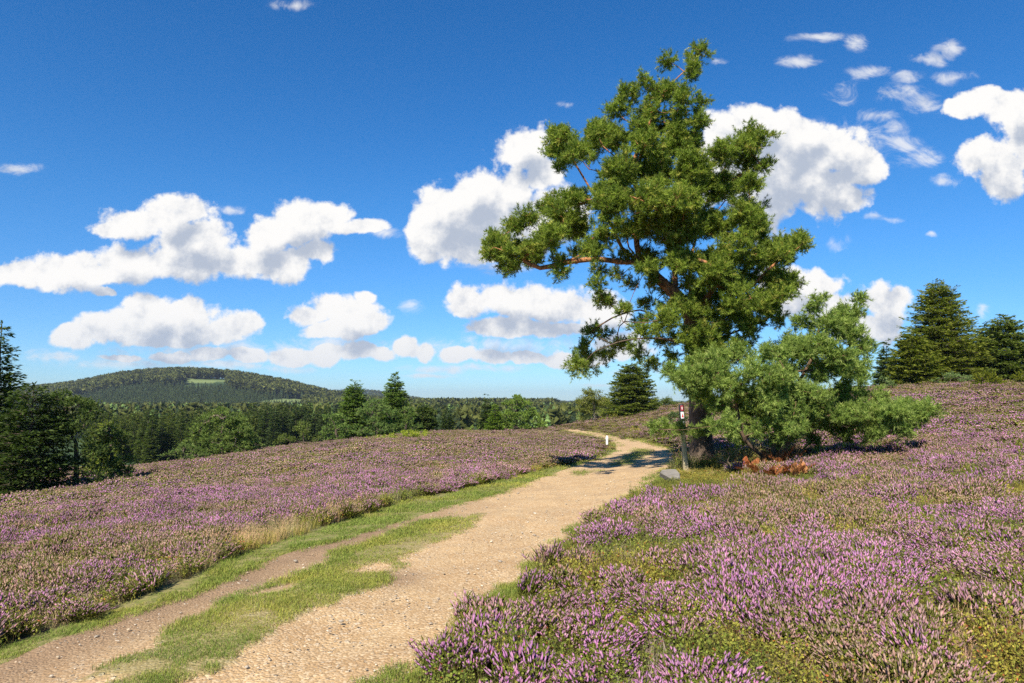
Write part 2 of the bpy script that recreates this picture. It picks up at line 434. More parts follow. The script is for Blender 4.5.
    o = mesh('path', V, f, mt, attrs={'brown': brown.ravel(), 'grassy': g.ravel()}, smooth=True)
    tag(o, 'sandy gravel farm track curving away through the heath', 'path', kind='structure')
build_path()

# ------------------------------------------------------------------ scattering of uncountable plants
def scatter(name, pts, ang, scl, idx, tint, templates, label, cat):
    me = bpy.data.meshes.new(name); n = len(pts)
    me.vertices.add(n); me.vertices.foreach_set('co', np.asarray(pts, np.float32).ravel())
    def fa(nm, arr, vec):
        a = me.attributes.new(nm, 'FLOAT_VECTOR' if vec else 'FLOAT', 'POINT')
        a.data.foreach_set('vector' if vec else 'value', np.asarray(arr, np.float32).ravel())
    fa('rotv', ang, True); fa('sclv', scl, True); fa('tint', tint, True)
    a = me.attributes.new('pick', 'INT', 'POINT'); a.data.foreach_set('value', np.asarray(idx, np.int32))
    o = bpy.data.objects.new(name, me); COL.objects.link(o)
    cl = bpy.data.collections.new(name + '_plants')
    for t in templates: cl.objects.link(t)
    g = bpy.data.node_groups.new(name + '_scatter', 'GeometryNodeTree')
    g.interface.new_socket('Geometry', in_out='INPUT', socket_type='NodeSocketGeometry')
    g.interface.new_socket('Geometry', in_out='OUTPUT', socket_type='NodeSocketGeometry')
    gi = g.nodes.new('NodeGroupInput'); go = g.nodes.new('NodeGroupOutput')
    ci = g.nodes.new('GeometryNodeCollectionInfo'); ci.inputs['Collection'].default_value = cl
    ci.inputs['Separate Children'].default_value = True; ci.inputs['Reset Children'].default_value = True
    ip = g.nodes.new('GeometryNodeInstanceOnPoints'); ip.inputs['Pick Instance'].default_value = True
    def attr(nm, t):
        x = g.nodes.new('GeometryNodeInputNamedAttribute'); x.data_type = t; x.inputs['Name'].default_value = nm
        return x.outputs['Attribute']
    er = g.nodes.new('FunctionNodeEulerToRotation'); g.links.new(attr('rotv', 'FLOAT_VECTOR'), er.inputs[0])
    g.links.new(gi.outputs[0], ip.inputs['Points']); g.links.new(ci.outputs[0], ip.inputs['Instance'])
    g.links.new(attr('pick', 'INT'), ip.inputs['Instance Index']); g.links.new(er.outputs[0], ip.inputs['Rotation'])
    g.links.new(attr('sclv', 'FLOAT_VECTOR'), ip.inputs['Scale']); g.links.new(ip.outputs[0], go.inputs[0])
    md = o.modifiers.new('scatter', 'NODES'); md.node_group = g
    tag(o, label, cat, kind='stuff')
    return o

class TB:
    """triangle soup builder"""
    def __init__(s): s.v = []; s.f = []; s.c = []; s.a = []; s.n = 0
    def add(s, v, f, c, a=0.0):
        v = np.asarray(v, float); f = np.asarray(f, int)
        s.v.append(v); s.f.append(f + s.n); c = np.asarray(c, float)
        s.c.append(np.broadcast_to(c, (len(v), 3)) if c.ndim == 1 else c)
        s.a.append(np.full(len(v), a)); s.n += len(v)
    def out(s): return np.concatenate(s.v), np.concatenate(s.f), np.concatenate(s.c), np.concatenate(s.a)

def prism(p0, p1, r0, r1, k=3):
    """small tube without caps as triangles"""
    d = p1 - p0; d = d / (np.linalg.norm(d) + 1e-9)
    a = np.cross(d, [0, 0, 1.0]) if abs(d[2]) < .9 else np.cross(d, [1.0, 0, 0]); a /= np.linalg.norm(a); b = np.cross(d, a)
    th = np.arange(k) * 2 * math.pi / k; ring = np.cos(th)[:, None] * a + np.sin(th)[:, None] * b
    v = np.concatenate([p0 + ring * r0, p1 + ring * r1]); f = []
    for i in range(k):
        j = (i + 1) % k; f += [(i, j, k + j), (i, k + j, k + i)]
    return v, f
def spindle(p0, p1, r, k=3, mid=.45):
    d = p1 - p0; L = np.linalg.norm(d); d = d / L
    a = np.cross(d, [0, 0, 1.0]) if abs(d[2]) < .9 else np.cross(d, [1.0, 0, 0]); a /= np.linalg.norm(a); b = np.cross(d, a)
    th = np.arange(k) * 2 * math.pi / k; ring = np.cos(th)[:, None] * a + np.sin(th)[:, None] * b
    v = np.concatenate([[p0], p0 + d * L * mid + ring * r, [p1]]); f = []
    for i in range(k):
        j = (i + 1) % k; f += [(0, 1 + j, 1 + i), (k + 1, 1 + i, 1 + j)]
    return v, f

def heather_clump(name, seed, n=75, rad=.2, h=.34, fat=1.0, branch=3, bloom=1.0):
    r = np.random.default_rng(seed); t = TB()
    lean = r.normal(0, .05, 2)
    for i in range(n):
        th = r.uniform(0, 6.28); q = rad * math.sqrt(r.uniform(0, 1)); base = np.array([math.cos(th) * q * .45, math.sin(th) * q * .45, 0])
        hh = h * r.uniform(.72, 1.12) * (1 - .35 * (q / rad) ** 2)
        tip = np.array([math.cos(th) * q * 1.15 + lean[0] + r.normal(0, .045), math.sin(th) * q * 1.15 + lean[1] + r.normal(0, .045), hh])
        g = r.uniform(.7, 1.3)
        cst = np.array([0.14, 0.135, 0.05]) * g
        if r.uniform() < .12: cst = np.array([0.16, 0.12, 0.09])
        k0 = base + (tip - base) * .25
        v, f = prism(k0, tip, .004 * fat, .003 * fat); t.add(v, f, cst)
        # leafy lower shoots
        for _ in range(3):
            s = base + (tip - base) * r.uniform(.3, .88); e = s + np.array([r.normal(0, .035), r.normal(0, .035), r.uniform(.03, .08)])
            v, f = spindle(s, e, .0065 * fat); t.add(v, f, np.array([0.125, 0.15, 0.035]) * r.uniform(.6, 1.5))
        nb = r.integers(1, branch + 1)
        for b in range(nb):
            s = base + (tip - base) * r.uniform(.60, .78); dirv = (tip - base) / np.linalg.norm(tip - base) + r.normal(0, .16, 3)
            L = r.uniform(.04, .075); e = s + dirv * L + np.array([0, 0, .01])
            if b == 0: s = tip - (tip - base) / np.linalg.norm(tip - base) * r.uniform(.05, .10); e = tip
            if r.uniform() < bloom:
                cc = np.array([1, 1, 1]) * r.uniform(.75, 1.2) * np.array([r.uniform(.9, 1.08), r.uniform(.85, 1.2), r.uniform(.9, 1.08)])
                v, f = spindle(s, e, .0074 * fat * r.uniform(.85, 1.25), 4 if fat < 1.5 else 3, r.uniform(.3, .55)); t.add(v, f, cc, 1.0)
            else:
                v, f = spindle(s, e, .006 * fat, 3); t.add(v, f, np.array([.15, .16, .05]) * r.uniform(.7, 1.4))
    v, f, c, a = t.out()
    return mesh(name, v, f, M['heather'], col=c, attrs={'fl': a}, link=False)

def blades(name, seed, n, h, rad, w, c1, c2, droop=.5, seedhead=False):
    r = np.random.default_rng(seed); t = TB()
    for i in range(n):
        th = r.uniform(0, 6.28); q = rad * math.sqrt(r.uniform()); b = np.array([math.cos(th) * q, math.sin(th) * q, -.01])
        a = r.uniform(0, 6.28); hh = h * r.uniform(.55, 1.15); dr = droop * r.uniform(.3, 1.2) * hh
        out = np.array([math.cos(a), math.sin(a), 0]); side = np.array([-out[1], out[0], 0]) * w
        m_ = b + out * dr * .3 + np.array([0, 0, hh * .6]); e = b + out * dr + np.array([0, 0, hh * (1 - .25 * dr / hh)])
        v = [b - side, b + side, m_ + side * .8, m_ - side * .8, e]
        cc = np.array(c1) * (1 - r.uniform()) ; k = r.uniform(); cc = (np.array(c1) * (1 - k) + np.array(c2) * k) * r.uniform(.75, 1.25)
        t.add(v, [(0, 1, 2), (0, 2, 3), (3, 2, 4)], cc)
        if seedhead and r.uniform() < .35:
            v, f = spindle(e - (e - m_) * .35, e + (e - m_) * .2, w * 1.8, 3); t.add(v, f, np.array([.42, .33, .2]) * r.uniform(.8, 1.2))
    v, f, c, a = t.out()
    return mesh(name, v, f, M['grass'], col=c, link=False)

def leafy(name, seed, n, h, rad, ls, c1, c2, red=0.0):
    r = np.random.default_rng(seed); t = TB()
    for i in range(n):
        th = r.uniform(0, 6.28); q = rad * math.sqrt(r.uniform()); top = np.array([math.cos(th) * q, math.sin(th) * q, h * r.uniform(.5, 1.1) * (1 - .3 * (q / rad) ** 2)])
        b = np.array([top[0] * .4, top[1] * .4, 0]); v, f = prism(b, top, .002, .001); t.add(v, f, (.14, .12, .05))
        for j in range(7):
            p = b + (top - b) * r.uniform(.45, 1.0); d = r.normal(0, 1, 3); d[2] = abs(d[2]) * .6; d /= np.linalg.norm(d)
            s = np.cross(d, r.normal(0, 1, 3)); s /= np.linalg.norm(s); L = ls * r.uniform(.7, 1.3)
            k = r.uniform(); cc = (np.array(c1) * (1 - k) + np.array(c2) * k) * r.uniform(.8, 1.25)
            if r.uniform() < red: cc = np.array([.30, .10, .035])
            t.add([p, p + d * L * .5 + s * L * .3, p + d * L, p + d * L * .5 - s * L * .3], [(0, 1, 2), (0, 2, 3)], cc)
    v, f, c, a = t.out()
    return mesh(name, v, f, M['grass'], col=c, link=False)

H_near = [heather_clump('heather_clump', 100 + i, 92, .19, .33) for i in range(5)]
H_mid = [heather_clump('heather_clump_wide', 200 + i, 60, .27, .33, 1.9, 2) for i in range(4)]
H_far = [heather_clump('heather_clump_broad', 300 + i, 50, .33, .34, 3.4, 2) for i in range(3)]
G_short = [blades('short_grass_tuft', 400 + i, 34, .06, .10, .0022, (.13, .21, .03), (.27, .30, .065), .8) for i in range(3)]
G_tall = [blades('tall_grass_tuft', 420 + i, 40, .34, .10, .0022, (.25, .25, .10), (.40, .35, .18), .5, True) for i in range(3)]
G_green = [blades('green_grass_tuft', 440 + i, 40, .22, .10, .0025, (.17, .21, .035), (.30, .29, .08), .6) for i in range(2)]
B_leaf = [leafy('bilberry_tuft', 460 + i, 30, .22, .15, .022, (.13, .19, .028), (.25, .26, .045), .04) for i in range(3)]
DRY = [blades('dead_heather_tuft', 480 + i, 60, .26, .16, .0028, (.30, .23, .17), (.40, .33, .26), .35) for i in range(2)]

def sample_polar(r0, r1, k, smin, phmax=56, jit=.5, seed=1):
    r = np.random.default_rng(seed); X = []; Y = []; S = []
    rr = r0
    while rr < r1:
        s = max(smin, rr * k); n = max(3, int(2 * R(phmax) * rr / s)); a = np.linspace(-R(phmax), R(phmax), n) + r.uniform(-1, 1, n) * s / rr * jit
        q = rr + r.uniform(-1, 1, n) * s * jit
        X.append(q * np.sin(a)); Y.append(q * np.cos(a)); S.append(np.full(n, s)); rr += s
    return np.concatenate(X), np.concatenate(Y), np.concatenate(S)

def region_side(x, y):
    """True right of the track"""
    mid = (resample(pls, 120) + resample(prs, 120)) / 2
    out = np.zeros(x.shape, bool); best = np.full(x.shape, 1e9)
    for i in range(len(mid) - 1):
        a = mid[i]; ab = mid[i + 1] - a; L = (ab ** 2).sum(); t = np.clip(((x - a[0]) * ab[0] + (y - a[1]) * ab[1]) / L, 0, 1)
        dx = x - a[0] - t * ab[0]; dy = y - a[1] - t * ab[1]; d = np.hypot(dx, dy); cr = ab[0] * dy - ab[1] * dx
        m = d < best; out[m] = cr[m] < 0; best[m] = d[m]
    return out

def put_plants():
    x, y, s = sample_polar(1.3, 125, .0098, .145, 56, seed=5)
    rad = np.hypot(x, y)
    ok = ~inpoly(x, y, VERGEPG) & (y > .2)
    d_r = dist_pl(x, y, resample(prs, 130)); ok &= d_r > .10 + .15 * fnoise(x, y, .6, 51)
    ok &= rad > 1.25
    # clear areas: trees behind the rim, bench stone, pine foot
    x, y, s, rad, d_r = x[ok], y[ok], s[ok], rad[ok], d_r[ok]
    right = region_side(x, y)
    z = hz(x, y); n = len(x); r = np.random.default_rng(8)
    big = fnoise(x, y, 3.2, 61); mid = fnoise(x, y, .9, 65); u = r.uniform(size=n)
    vl_d = dist_pl(x, y, resample(vls, 130))
    edge_l = (~right) & (vl_d < .9)
    px, py = pine_xy
    foot = np.hypot((x - px - .6) / 2.6, (y - py + .2) / 1.5)
    # plant kind: 0 heather, 1 bilberry/green, 2 dead, 3 tall straw grass, 4 green grass
    kind = np.zeros(n, int)
    pg = np.clip((mid - .46) * 3.2, 0, .9) * .75 + .10
    pg = np.where(right, pg * 1.25 + .05 + .5 * np.clip((fnoise(x, y, 2.4, 115) - .56) * 6, 0, 1), pg * .55)
    kind[u < pg] = 1
    kind[(u > .975) | ((vnoise(x, y, 1.1, 71) > .86) & (u > .45))] = 2
    kind[(u > .945) & (u <= .975)] = 3
    mm = edge_l & (r.uniform(size=n) < .45 + .3 * (vl_d < .4)); kind[mm] = np.where(r.uniform(size=mm.sum()) < .65, 1, 3)
    tg = onground(262, 540)[:2]; mt = (~right) & (np.hypot((x - tg[0]) / .8, (y - tg[1]) / 1.5) < .4 + fnoise(x, y, .6, 53)); kind[mt] = np.where(r.uniform(size=mt.sum()) < .5, 3, 4)
    qx, qy = post_xy; qs = onground(672, 484)[:2]
    clear = (inpoly(x, y, poly([(655, 470), (700, 462), (745, 478), (830, 476), (820, 490), (740, 492), (700, 505), (655, 506), (622, 500)])))
    keep = ~clear | (u < .5)
    kind[clear] = np.where(r.uniform(size=clear.sum()) < .55, 4, 1)
    m2 = foot < 1; kind[m2] = np.where(r.uniform(size=m2.sum()) < .55, 3, np.where(r.uniform(size=m2.sum()) < .5, 4, 1))
    ys = onground(800, 470)[:2]; m3 = right & (np.hypot((x - ys[0] - 2) / 5.0, (y - ys[1] + .5) / 2.4) < fnoise(x, y, 1.5, 77) * 1.6) ; kind[m3 & (u < .75)] = np.where(r.uniform(size=(m3 & (u < .75)).sum()) < .6, 4, 3)
    m4 = right & (y > 26) & (fnoise(x, y, 6, 78) > .53) & (u < .55); kind[m4] = np.where(r.uniform(size=m4.sum()) < .6, 3, 1)
    gr = right & (d_r < 2.2) & (fnoise(x, y, .8, 109) > .48) & (u < .7); kind[gr] = 1
    g5 = right & (d_r < 1.3) & (y < 22) & (r.uniform(size=n) < .75 - .5 * d_r); kind[g5] = np.where(r.uniform(size=g5.sum()) < .55, 4, 1)
    edge_r = right & (d_r < .55) & (u < .45); kind[edge_r] = 4
    hscale_c = np.where(foot < 1, 1.7, np.where(clear, .55, 1.0))
    bare = (vnoise(x, y, .45, 81) > .86)
    ang = np.stack([r.normal(0, .10, n), r.normal(0, .10, n), r.uniform(0, 6.28, n)], 1)
    hscale = (.45 + .95 * fnoise(x, y, .75, 91)) * r.uniform(.8, 1.15, n)
    hscale = hscale * (.7 + .65 * fnoise(x, y, 3.3, 107)); pd = np.minimum(vl_d, d_r); hscale = hscale * np.where((y > 33) & (pd < 3.5), np.clip(.25 + .22 * pd, .25, 1), 1)
    hscale = hscale * hscale_c
    bloomn = np.clip(.55 + (fnoise(x, y, 1.6, 95) - .5) * 3.0 + r.normal(0, .2, n), 0, 1)
    patch = vnoise(x, y, 1.3, 99) > .80; bloomn = np.where(patch, np.clip(bloomn + .5, 0, 1.25), bloomn); oldp = fnoise(x, y, 5, 101); bloomn = bloomn * np.clip(1.3 - (oldp - .5) * 2.2, .4, 1.25)
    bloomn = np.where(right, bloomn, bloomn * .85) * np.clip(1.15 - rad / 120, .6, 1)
    val = np.clip(r.normal(1.0, .13, n), .6, 1.4) * (.9 + .2 * fnoise(x, y, 4, 97))
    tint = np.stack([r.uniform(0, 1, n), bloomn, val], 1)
    wid = np.maximum(1.0, s / .145)
    def emit(sel, nm, tmpl, base, label, cat, zsc=1.0, wsc=1.0, lod=False):
        if sel.sum() == 0: return
        w = wid[sel]; ss = s[sel]
        if lod:
            L1 = w <= 1.75; L2 = (w > 1.75) & (w <= 3.6); L3 = w > 3.6
            idx = np.where(L1, r.integers(0, 5, len(w)), np.where(L2, 5 + r.integers(0, 4, len(w)), 9 + r.integers(0, 3, len(w))))
            ww = np.where(L1, ss / .135, np.where(L2, ss / .20, ss / .24)); ww = np.clip(ww, .9, 3.6)
        else:
            idx = r.integers(0, len(tmpl), len(w)); ww = np.clip(w * wsc, .8, 5)
        sc3 = np.stack([ww, ww, hscale[sel] * zsc * np.where(w > 3, 1.05, 1.0)], 1)
        pts = np.stack([x[sel], y[sel], z[sel] - .02], 1)
        scatter(nm, pts, ang[sel], sc3, idx, tint[sel], tmpl, label, cat)
    allH = H_near + H_mid + H_far
    for side, nm in ((False, 'left'), (True, 'right')):
        S = right == side
        where = 'on the slope left of the track' if not side else 'right of the track around the pines'
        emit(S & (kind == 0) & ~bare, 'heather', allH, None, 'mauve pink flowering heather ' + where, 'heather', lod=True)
        emit(S & (kind == 1), 'bilberry', B_leaf, None, 'low yellow-green bilberry shoots among the heather ' + where, 'bilberry', 1.45, 1.0)
        emit(S & (kind == 2), 'dead_heather', DRY, None, 'grey-brown dead heather twigs ' + where, 'dead heather', 1.0, .9)
        emit(S & (kind == 3), 'tall_grass', G_tall, None, 'straw-coloured tall grass ' + where, 'grass', 1.0, .8)
        emit(S & (kind == 4), 'green_grass', G_green, None, 'green knee-low grass ' + where, 'grass', 1.1, .9)
    # short grass: verges, centre strip, margins
    x, y, s = sample_polar(2.2, 90, .0075, .048, 50, seed=15)
    inv = inpoly(x, y, VERGEPG) & ~inpoly(x, y, PATHPG); g = grassy(x, y) > .5
    ee = np.minimum(dist_pl(x, y, resample(prs, 130)), dist_pl(x, y, resample(pls, 130)))
    ed = (ee < .32 * fnoise(x, y, .5, 55)) & inpoly(x, y, VERGEPG) & (y < 70)
    r = np.random.default_rng(16)
    dens = fnoise(x, y, .45, 57)
    ok = (inv & (dens > .40 + .08 * r.uniform(size=len(x)))) | (g & (dens > .26 + .10 * r.uniform(size=len(x)))) | (ed & (dens > .5))
    outr = (dist_pl(x, y, resample(prs, 130)) < .45) & ~inpoly(x, y, VERGEPG) & (y < 60); ok |= outr & (dens > .36)
    x, y, s = x[ok], y[ok], s[ok]; n = len(x)
    inside = inpoly(x, y, PATHPG)
    ang = np.stack([r.normal(0, .12, n), r.normal(0, .12, n), r.uniform(0, 6.28, n)], 1)
    w = np.clip(s / .06, .75, 8)
    hs = np.where(inside, .8, 1.0) * (.25 + 1.5 * fnoise(x, y, .6, 58)); hs = np.where(s > .2, hs * 1.2, hs)
    scl = np.stack([w, w, hs], 1)
    tint = np.stack([r.uniform(size=n), np.clip(.6 - (fnoise(x, y, 1.1, 59) - .5) * 2.6, 0, 1), r.normal(1, .1, n)], 1)
    pts = np.stack([x, y, hz(x, y) + np.where(inside, .012, -.005)], 1)
    scatter('grass', pts, ang, scl, r.integers(0, 3, n), tint, G_short, 'short green grass of the verge and the strip between the wheel ruts', 'grass')
    # loose stones on the track
    st = []
    for i in range(3):
        q = np.random.default_rng(500 + i); ph = (1 + 5 ** .5) / 2
        v = np.array([(-1, ph, 0), (1, ph, 0), (-1, -ph, 0), (1, -ph, 0), (0, -1, ph), (0, 1, ph), (0, -1, -ph), (0, 1, -ph), (ph, 0, -1), (ph, 0, 1), (-ph, 0, -1), (-ph, 0, 1)]) * .5
        v = v * q.uniform(.7, 1.3, (12, 1)); v[:, 2] *= .55
        f = np.array([(0, 11, 5), (0, 5, 1), (0, 1, 7), (0, 7, 10), (0, 10, 11), (1, 5, 9), (5, 11, 4), (11, 10, 2), (10, 7, 6), (7, 1, 8), (3, 9, 4), (3, 4, 2), (3, 2, 6), (3, 6, 8), (3, 8, 9), (4, 9, 5), (2, 4, 11), (6, 2, 10), (8, 6, 7), (9, 8, 1)])
        c = q.uniform(.85, 1.15, (12, 1)) * np.array([[.50, .40, .27], [.42, .36, .28], [.58, .50, .38]][i])
        st.append(mesh('track_stone', v, f, M['grass'], col=c, link=False))
    x, y, s = sample_polar(2.5, 45, .011, .045, 48, .5, seed=25)
    ok = inpoly(x, y, PATHPG) & (r.uniform(size=len(x)) < .26 + .6 * (fnoise(x, y, .8, 63) > .56)) & ~((grassy(x, y) > .5) & (r.uniform(size=len(x)) < .8))
    x, y, s = x[ok], y[ok], s[ok]; n = len(x)
    size = .004 + .008 * r.uniform(size=n) ** 4; size = np.where(r.uniform(size=n) < .006, .018, size) * np.clip(s / .05, 1, 2.4)
    pts = np.stack([x, y, hz(x, y) + .002], 1)
    scatter('gravel', pts, np.stack([r.normal(0, .2, n), r.normal(0, .2, n), r.uniform(0, 6.28, n)], 1), np.stack([size * r.uniform(.8, 1.4, n), size, size * .8], 1), r.integers(0, 3, n),
            np.stack([r.uniform(size=n), np.ones(n), r.normal(1, .15, n)], 1), st, 'loose pale stones and grit lying on the track', 'gravel')

# ------------------------------------------------------------------ trees
class Skeleton:
    def __init__(s, root):
        s.p = [np.array(root, float)]; s.par = [-1]; s.buf = np.empty((4096, 3)); s.nb = 0
    def chain(s, pts, start=None, step=.3, rad=None):
        """add a polyline, returns index of the last node"""
        pts = [np.array(p, float) for p in pts]
        i = s.nearest(pts[0]) if start is None else start
        # catmull through the points
        q = [s.p[i]] + pts
        for a in range(len(q) - 1):
            p0 = q[max(a - 1, 0)]; p1 = q[a]; p2 = q[a + 1]; p3 = q[min(a + 2, len(q) - 1)]
            n = max(1, int(np.linalg.norm(p2 - p1) / step))
            for k in range(1, n + 1):
                t = k / n; c = .5 * ((2 * p1) + (-p0 + p2) * t + (2 * p0 - 5 * p1 + 4 * p2 - p3) * t * t + (-p0 + 3 * p1 - 3 * p2 + p3) * t ** 3)
                s.p.append(c); s.par.append(i); i = len(s.p) - 1
        return i
    def nearest(s, p, bias=0.0):
        n = len(s.p)
        if n > len(s.buf): s.buf = np.concatenate([s.buf, np.empty_like(s.buf)]) if n <= 2 * len(s.buf) else np.concatenate([s.buf] * 8)
        if s.nb < n: s.buf[s.nb:n] = s.p[s.nb:n]; s.nb = n
        A = s.buf[:n]; d = A - p; d = np.sqrt(np.einsum('ij,ij->i', d, d))
        if bias: d = d + bias * np.maximum(0, A[:, 2] - p[2])   # prefer joining from below
        return int(np.argmin(d))
    def grow(s, target, step=.22, sag=.10, r=None, bias=.6, wob=.04):
        i = s.nearest(target, bias); a = s.p[i]; L = np.linalg.norm(target - a); n = max(1, int(L / step))
        # first leg follows the parent's direction a little
        j = s.par[i]; d0 = (a - s.p[j]) if j >= 0 else np.array([0, 0, 1.]); d0 = d0 / (np.linalg.norm(d0) + 1e-9)
        for k in range(1, n + 1):
            t = k / n; c = a + (target - a) * t + d0 * L * .35 * t * (1 - t) - np.array([0, 0, sag * L * math.sin(math.pi * t) * .5])
            if k < n: c = c + r.normal(0, wob, 3) * min(1, L)
            s.p.append(c); s.par.append(i); i = len(s.p) - 1
        return i
    def radii(s, tip=.006, ex=2.35, leaf=None):
        n = len(s.p); w = np.zeros(n); ch = np.zeros(n, int)
        for i in range(n - 1, 0, -1):
            if ch[i] == 0: w[i] = tip ** ex
            w[s.par[i]] += w[i] ; ch[s.par[i]] += 1
        if ch[0] == 0: w[0] = tip ** ex
        s.nch = ch
        return w ** (1 / ex)
    def tubes(s, rad, sel, k=6):
        """welded tubes along parent links"""
        Pn = np.array(s.p); par = np.array(s.par); idx = np.array([i for i in sel if par[i] >= 0])
        d = Pn[idx] - Pn[par[idx]]; d /= (np.linalg.norm(d, axis=1, keepdims=True) + 1e-9)
        # direction per node averaged with its parent's
        dn = np.zeros_like(Pn); dn[idx] = d; dn[0] = [0, 0, 1]
        pd = np.where(np.linalg.norm(dn[par[idx]], axis=1, keepdims=True) > .1, dn[par[idx]], d)
        def ring(c, dd, rr, ref):
            a = ref - (ref * dd).sum(1, keepdims=True) * dd; a /= (np.linalg.norm(a, axis=1, keepdims=True) + 1e-9); b = np.cross(dd, a)
            th = np.arange(k) * 2 * math.pi / k
            return c[:, None] + rr[:, None, None] * (np.cos(th)[None, :, None] * a[:, None] + np.sin(th)[None, :, None] * b[:, None])
        ref = np.tile(np.array([[.31, .87, .22]]), (len(idx), 1))
        r1 = rad[idx]; r0 = np.minimum(rad[par[idx]], r1 * 1.35 + .003)
        A = ring(Pn[par[idx]] - d * r0[:, None] * .25, np.where((pd * d).sum(1, keepdims=True) > .6, (pd + d) / np.linalg.norm(pd + d, axis=1, keepdims=True), d), r0, ref); B = ring(Pn[idx], d, r1, ref)
        V = np.concatenate([A, B], 1).reshape(-1, 3); n = len(idx); base = (np.arange(n) * 2 * k)[:, None]
        j = np.arange(k)[None]; j2 = (j + 1) % k
        F_ = np.stack([base + j, base + j2, base + k + j2, base + k + j], -1).reshape(-1, 4)
        return V, F_

def needles(pos, dirs, lens, nn, nlen, wid, c1, c2, r, tipc=None, up=.15, spread=1.0, young=.0):
    """shoots with bottlebrush needles; pos (n,3) bases, dirs unit, lens shoot length"""
    n = len(pos); T = r.uniform(.05, 1.0, (n, nn)); az = r.uniform(0, 6.28, (n, nn))
    ref = np.array([.3, .2, .93]); a = np.cross(dirs, ref); a /= (np.linalg.norm(a, axis=1, keepdims=True) + 1e-9); b = np.cross(dirs, a)
    base = pos[:, None] + dirs[:, None] * (lens[:, None] * T)[..., None]
    rad = np.cos(az)[..., None] * a[:, None] + np.sin(az)[..., None] * b[:, None]
    fw = .35 + .9 * T[..., None] * r.uniform(.6, 1.2, (n, nn, 1))
    d = rad * spread + dirs[:, None] * fw; d[..., 2] += up; d /= np.linalg.norm(d, axis=2, keepdims=True)
    L = nlen * r.uniform(.7, 1.2, (n, nn, 1)); tip = base + d * L
    side = np.cross(d, r.normal(0, 1, (n, nn, 3))); side /= (np.linalg.norm(side, axis=2, keepdims=True) + 1e-9); side *= wid
    V = np.stack([base - side, base + side, tip], 2).reshape(-1, 3)
    k = r.uniform(0, 1, (n, 1, 1)); k2 = r.uniform(.75, 1.25, (n, 1, 1)) * r.uniform(.85, 1.15, (n, nn, 1))
    c = (np.array(c1) * (1 - k) + np.array(c2) * k) * k2
    if young > 0:
        m = (r.uniform(size=(n, 1, 1)) < young); c = np.where(m, np.array(tipc) * k2, c)
    C = np.repeat(c[:, :, None], 3, 2).reshape(-1, 3)
    F_ = np.arange(len(V)).reshape(-1, 3)
    return V, F_, C

